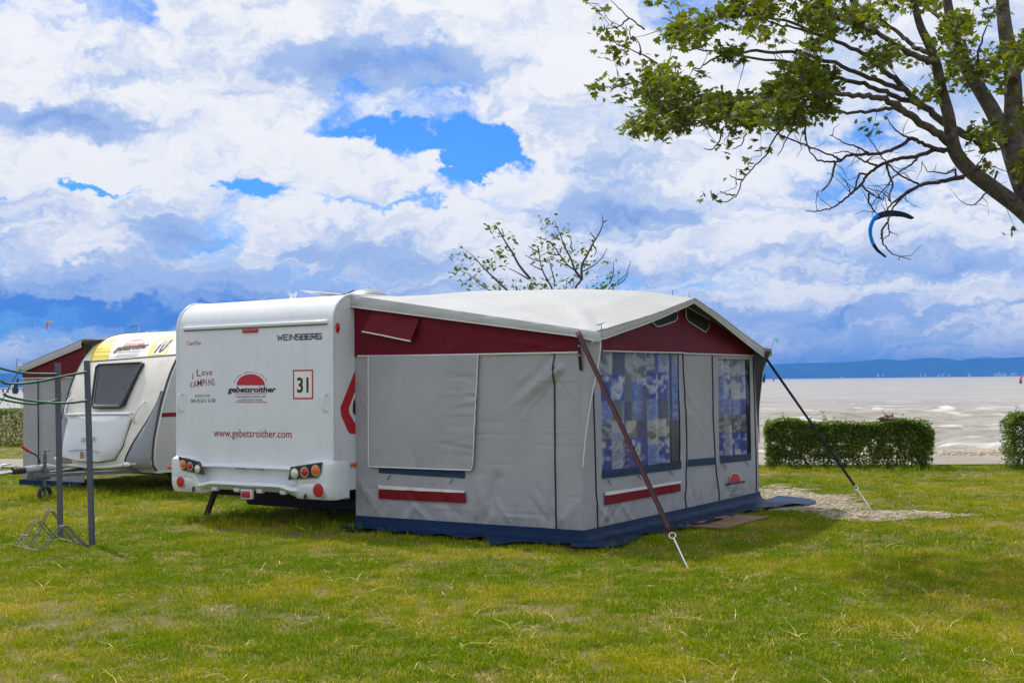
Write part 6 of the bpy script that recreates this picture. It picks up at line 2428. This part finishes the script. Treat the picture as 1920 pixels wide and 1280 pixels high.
hA, hB = gp(1436, 879), gp(1752, 880)
dv = np.array([hB[0] - hA[0], hB[1] - hA[1]])
pn = np.array([-dv[1], dv[0]]) / np.linalg.norm(dv) * .40
hedge('hedge', 'long low clipped hedge in front of the lake, right of the awning', hA[:2] + pn, hB[:2] + pn, .80, .84, 3, 62000)
hC = gp(1893, 880)
hedge('hedge', 'clipped hedge cut off by the right edge of the picture', hC[:2] + pn, hC[:2] + pn + dv / np.linalg.norm(dv) * 2.6, .80, .95, 6, 34000)
hL = gp(46, 836)
hedge('hedge', 'dark clipped hedge behind the smaller awning at the left edge', np.array([hL[0] - 5.5, hL[1] + 1.8]), np.array([hL[0] + 1.6, hL[1] + .2]), 1.0, 1.0, 8, 40000, False)
q = atY(1662, 789, 21.2)
dl = thing('dead_leaf_bunch', 'small brown bunch of dead leaves on top of the long hedge', 'dead leaves', q - np.array([0, 0, .03]))
rg3 = np.random.default_rng(3)
for k in range(16):
    M = rot_mats(1, rg3, -.3)[0] * rg3.uniform(.05, .09)
    MB().add([rg3.normal(0, .05, 3) * np.array([1.3, 1, .5]) + np.array([0, 0, .06]) + (np.array(p) @ M) for p in OVAL], OVAL_F).build('leaf', 'mat_brown', dl)


# ================================================================== ON THE LAKE
def kite(name, label, pxs, Y, w, cols, tipw=.25):
    P = np.array(catmull([atY(x, y, Y) for x, y in pxs], 6))
    c_ = P.mean(0)
    k = thing(name, label, 'kite', c_, 0, 'surf kites over the lake')
    P = P - c_
    n = len(P)
    le = [w * (.16 + .14 * math.sin(math.pi * i / (n - 1))) for i in range(n)]
    if len(cols) > 3:
        a_, b_ = int(n * .44), int(n * .80)
        MB().tube(P[:a_ + 1], le[:a_ + 1], 8).build('leading_edge', cols[1], k, 60)
        MB().tube(P[a_:b_ + 1], le[a_:b_ + 1], 8).build('leading_edge', cols[3], k, 60)
        MB().tube(P[b_:], le[b_:], 8).build('leading_edge', cols[1], k, 60)
    else:
        MB().tube(P, le, 8).build('leading_edge', cols[1], k, 60)
    G = np.zeros((n, 6, 3))
    for i in range(n):
        s_ = tipw + (1 - tipw) * math.sin(math.pi * i / (n - 1)) ** .7
        inw = -P[i] / max(1e-6, np.linalg.norm(P[i]))
        for j in range(6):
            q = j / 5
            G[i, j] = P[i] + np.array([.12, .95, -.15]) * w * 2.3 * s_ * q + inw * .22 * w * math.sin(q * 2.2)
    h = n // 2
    grid('canopy', G[:h + 1], cols[0], k)
    grid('canopy', G[h:], cols[2], k)
    for i in (n // 5, 2 * n // 5, 3 * n // 5, 4 * n // 5):
        MB().tube([G[i, j] for j in range(6)], w * .07, 6).build('strut', cols[1], k)
    return k


kite('surf_kite', 'big blue and black crescent kite in the sky under the tree', [(1661, 482), (1645, 468), (1634, 448), (1632, 428), (1640, 409), (1655, 400), (1675, 397.5), (1697, 401), (1713, 409)][::-1], 140, .78, ('kite_black', 'kite_black', 'kite_black', 'kite_blue'))
kite('surf_kite', 'tiny green kite just right of the awning roof', [(1450, 645), (1450.5, 639), (1454, 636), (1458, 637.5), (1458.5, 643)], 320, .55, ('kite_green', 'kite_green', 'kite_white'))
kite('surf_kite', 'tiny red kite in the dark cloud at far left', [(90, 619), (86.5, 611), (89, 604.5), (95, 602.5), (100, 603)], 300, .45, ('kite_red', 'kite_red', 'kite_white'))
kite('surf_kite', 'tiny teal kite just above the roof of caravan 10', [(245, 615), (246.5, 610.5), (252, 609), (257, 611), (258.5, 618), (256, 624)], 280, .42, ('kite_teal', 'kite_teal', 'kite_white'))


def surfer(label, px, py, sail, scale=1.0):
    g = gp(px, py, WZ + .1)
    t = thing('windsurfer', label, 'windsurfer', (g[0], g[1], WZ + .12), random.uniform(-.5, .5), 'windsurfers far out on the lake')
    n = 9
    MB().add([(-1.2 + 2.4 * i / (n - 1), s_ * .30 * math.sin(math.pi * (.08 + .84 * i / (n - 1))) ** .6, z_) for z_ in (0, .10) for s_ in (-1, 1) for i in range(n)],
             [(i, i + 1, n + i + 1, n + i) for i in range(n - 1)] + [(2 * n + i, 3 * n + i, 3 * n + i + 1, 2 * n + i + 1) for i in range(n - 1)] + [(i, 2 * n + i, 2 * n + i + 1, i + 1) for i in range(n - 1)] + [(n + i, n + i + 1, 3 * n + i + 1, 3 * n + i) for i in range(n - 1)]).build('board', 'kite_white', t)
    if sail:
        S_ = np.zeros((8, 6, 3))
        for i in range(8):
            for j in range(6):
                q = i / 7
                S_[i, j] = (.1 + .3 * q - (1.6 - 1.1 * q) * math.sin(math.pi * (.25 + .5 * q)) * j / 5, .25 * math.sin(j / 5 * math.pi) * (1 - q * .6), .25 + 3.6 * q)
        grid('sail', S_, sail, t)
        MB().tube([(.1, 0, .1), (.2, 0, 2.0), (.4, 0, 3.9)], .04, 6).build('mast', 'wetsuit', t)
    # rider leaning back: one continuous skinned body
    me = bpy.data.meshes.new('rider')
    vs3 = [(-.45, -.15, .95), (-.42, -.24, 1.25), (-.40, -.30, 1.48), (-.37, -.30, 1.68), (-.52, -.08, .52), (-.62, -.02, .12), (-.30, -.08, .52), (-.22, -.02, .12), (-.50, -.14, 1.36), (-.42, .05, 1.30), (-.25, -.14, 1.36), (-.22, .05, 1.30)]
    me.from_pydata(vs3, [(0, 1), (1, 2), (2, 3), (0, 4), (4, 5), (0, 6), (6, 7), (2, 8), (8, 9), (2, 10), (10, 11)], [])
    o = bpy.data.objects.new('rider', me)
    COL.objects.link(o)
    o.parent = t
    md = o.modifiers.new('skin', 'SKIN')
    for i, r_ in enumerate((.14, .15, .10, .10, .085, .06, .085, .06, .06, .045, .06, .045)):
        me.skin_vertices[0].data[i].radius = (r_, r_)
    me.skin_vertices[0].data[0].use_root = True
    o.modifiers.new('smooth', 'SUBSURF').levels = 1
    me.materials.append(MT['wetsuit'])
    return t


surfer('windsurfer with a pink sail at the right edge of the lake', 1916, 720, 'sail_pink').scale = (.55, .55, .55)
surfer('distant windsurfer with a dark sail close to the awning edge', 1434, 717.5, 'kite_black')
surfer('distant windsurfer with a red sail just right of the awning', 1452, 714.5, 'kite_red')
surfer('distant windsurfer with a dark sail left of the smaller awning', 32, 740, 'wetsuit')

# jetty on piles with a hut, far left
g0 = gp(-140, 736.5, WZ)
g1 = gp(60, 735, WZ)
jt = thing('jetty', 'long low jetty on dark piles at the far left of the lake', 'jetty', (g0[0], g0[1], WZ), math.atan2(g1[1] - g0[1], g1[0] - g0[0]))
Lj = math.hypot(g1[0] - g0[0], g1[1] - g0[1])
MB().box(0, Lj, -1, 1, 1.05, 1.35).build('deck', 'timber', jt)
for k in range(int(Lj / 3.2)):
    MB().box(k * 3.2, k * 3.2 + .5, -.9, -.5, -1.2, 1.05).build('pile', 'timber', jt)
MB().tube([(0, -.9, 2.2), (Lj, -.9, 2.2)], .06, 4).build('handrail', 'timber', jt)
gh = gp(27, 735.5, WZ)
hq = thing('pier_hut', 'tiny white hut standing on the far jetty', 'hut', (gh[0], gh[1], WZ + 1.36), math.atan2(g1[1] - g0[1], g1[0] - g0[0]))
hq.scale = (.55, .55, .55)
MB().box(-2.2, 2.2, -1.3, 1.3, 0, 2.3).build('wall', 'van_white', hq)
MB().add([(-2.6, -1.6, 2.3), (2.6, -1.6, 2.3), (2.6, 1.6, 2.3), (-2.6, 1.6, 2.3), (-1.8, 0, 3.2), (1.8, 0, 3.2)], [(0, 1, 5, 4), (1, 2, 5), (2, 3, 4, 5), (3, 0, 4), (0, 3, 2, 1)]).build('roof', 'kite_white', hq)
MB().box(-.4, .4, -1.34, -1.3, 0, 1.9).build('door', 'timber', hq)
# white houses of the town along the far shore
rg4 = random.Random(2)
for k in range(26):
    px = rg4.choice([rg4.uniform(1850, 1925), rg4.uniform(1720, 1920), rg4.uniform(1560, 1800)])
    X_ = atY(px, 700, 6150)[0]
    z0 = 3 + 12 * rg4.random() ** 1.6
    w_, h_ = rg4.uniform(5, 10), rg4.uniform(3, 5)
    h_o = thing('far_house', 'tiny white house of the town on the far lake shore', 'house', (X_, 6120 - rg4.uniform(0, 60), z0 - 8), rg4.uniform(-.4, .4), 'houses of the town across the lake')
    MB().box(-w_ / 2, w_ / 2, -5, 5, 0, 8 + h_).build('wall', 'van_white', h_o)
    MB().add([(-w_ / 2, -5.5, 8 + h_), (w_ / 2, -5.5, 8 + h_), (w_ / 2, 5.5, 8 + h_), (-w_ / 2, 5.5, 8 + h_), (-w_ / 2, 0, 11 + h_), (w_ / 2, 0, 11 + h_)], [(0, 1, 5, 4), (2, 3, 4, 5), (0, 4, 3), (1, 2, 5)]).build('roof', 'ink_wine', h_o)
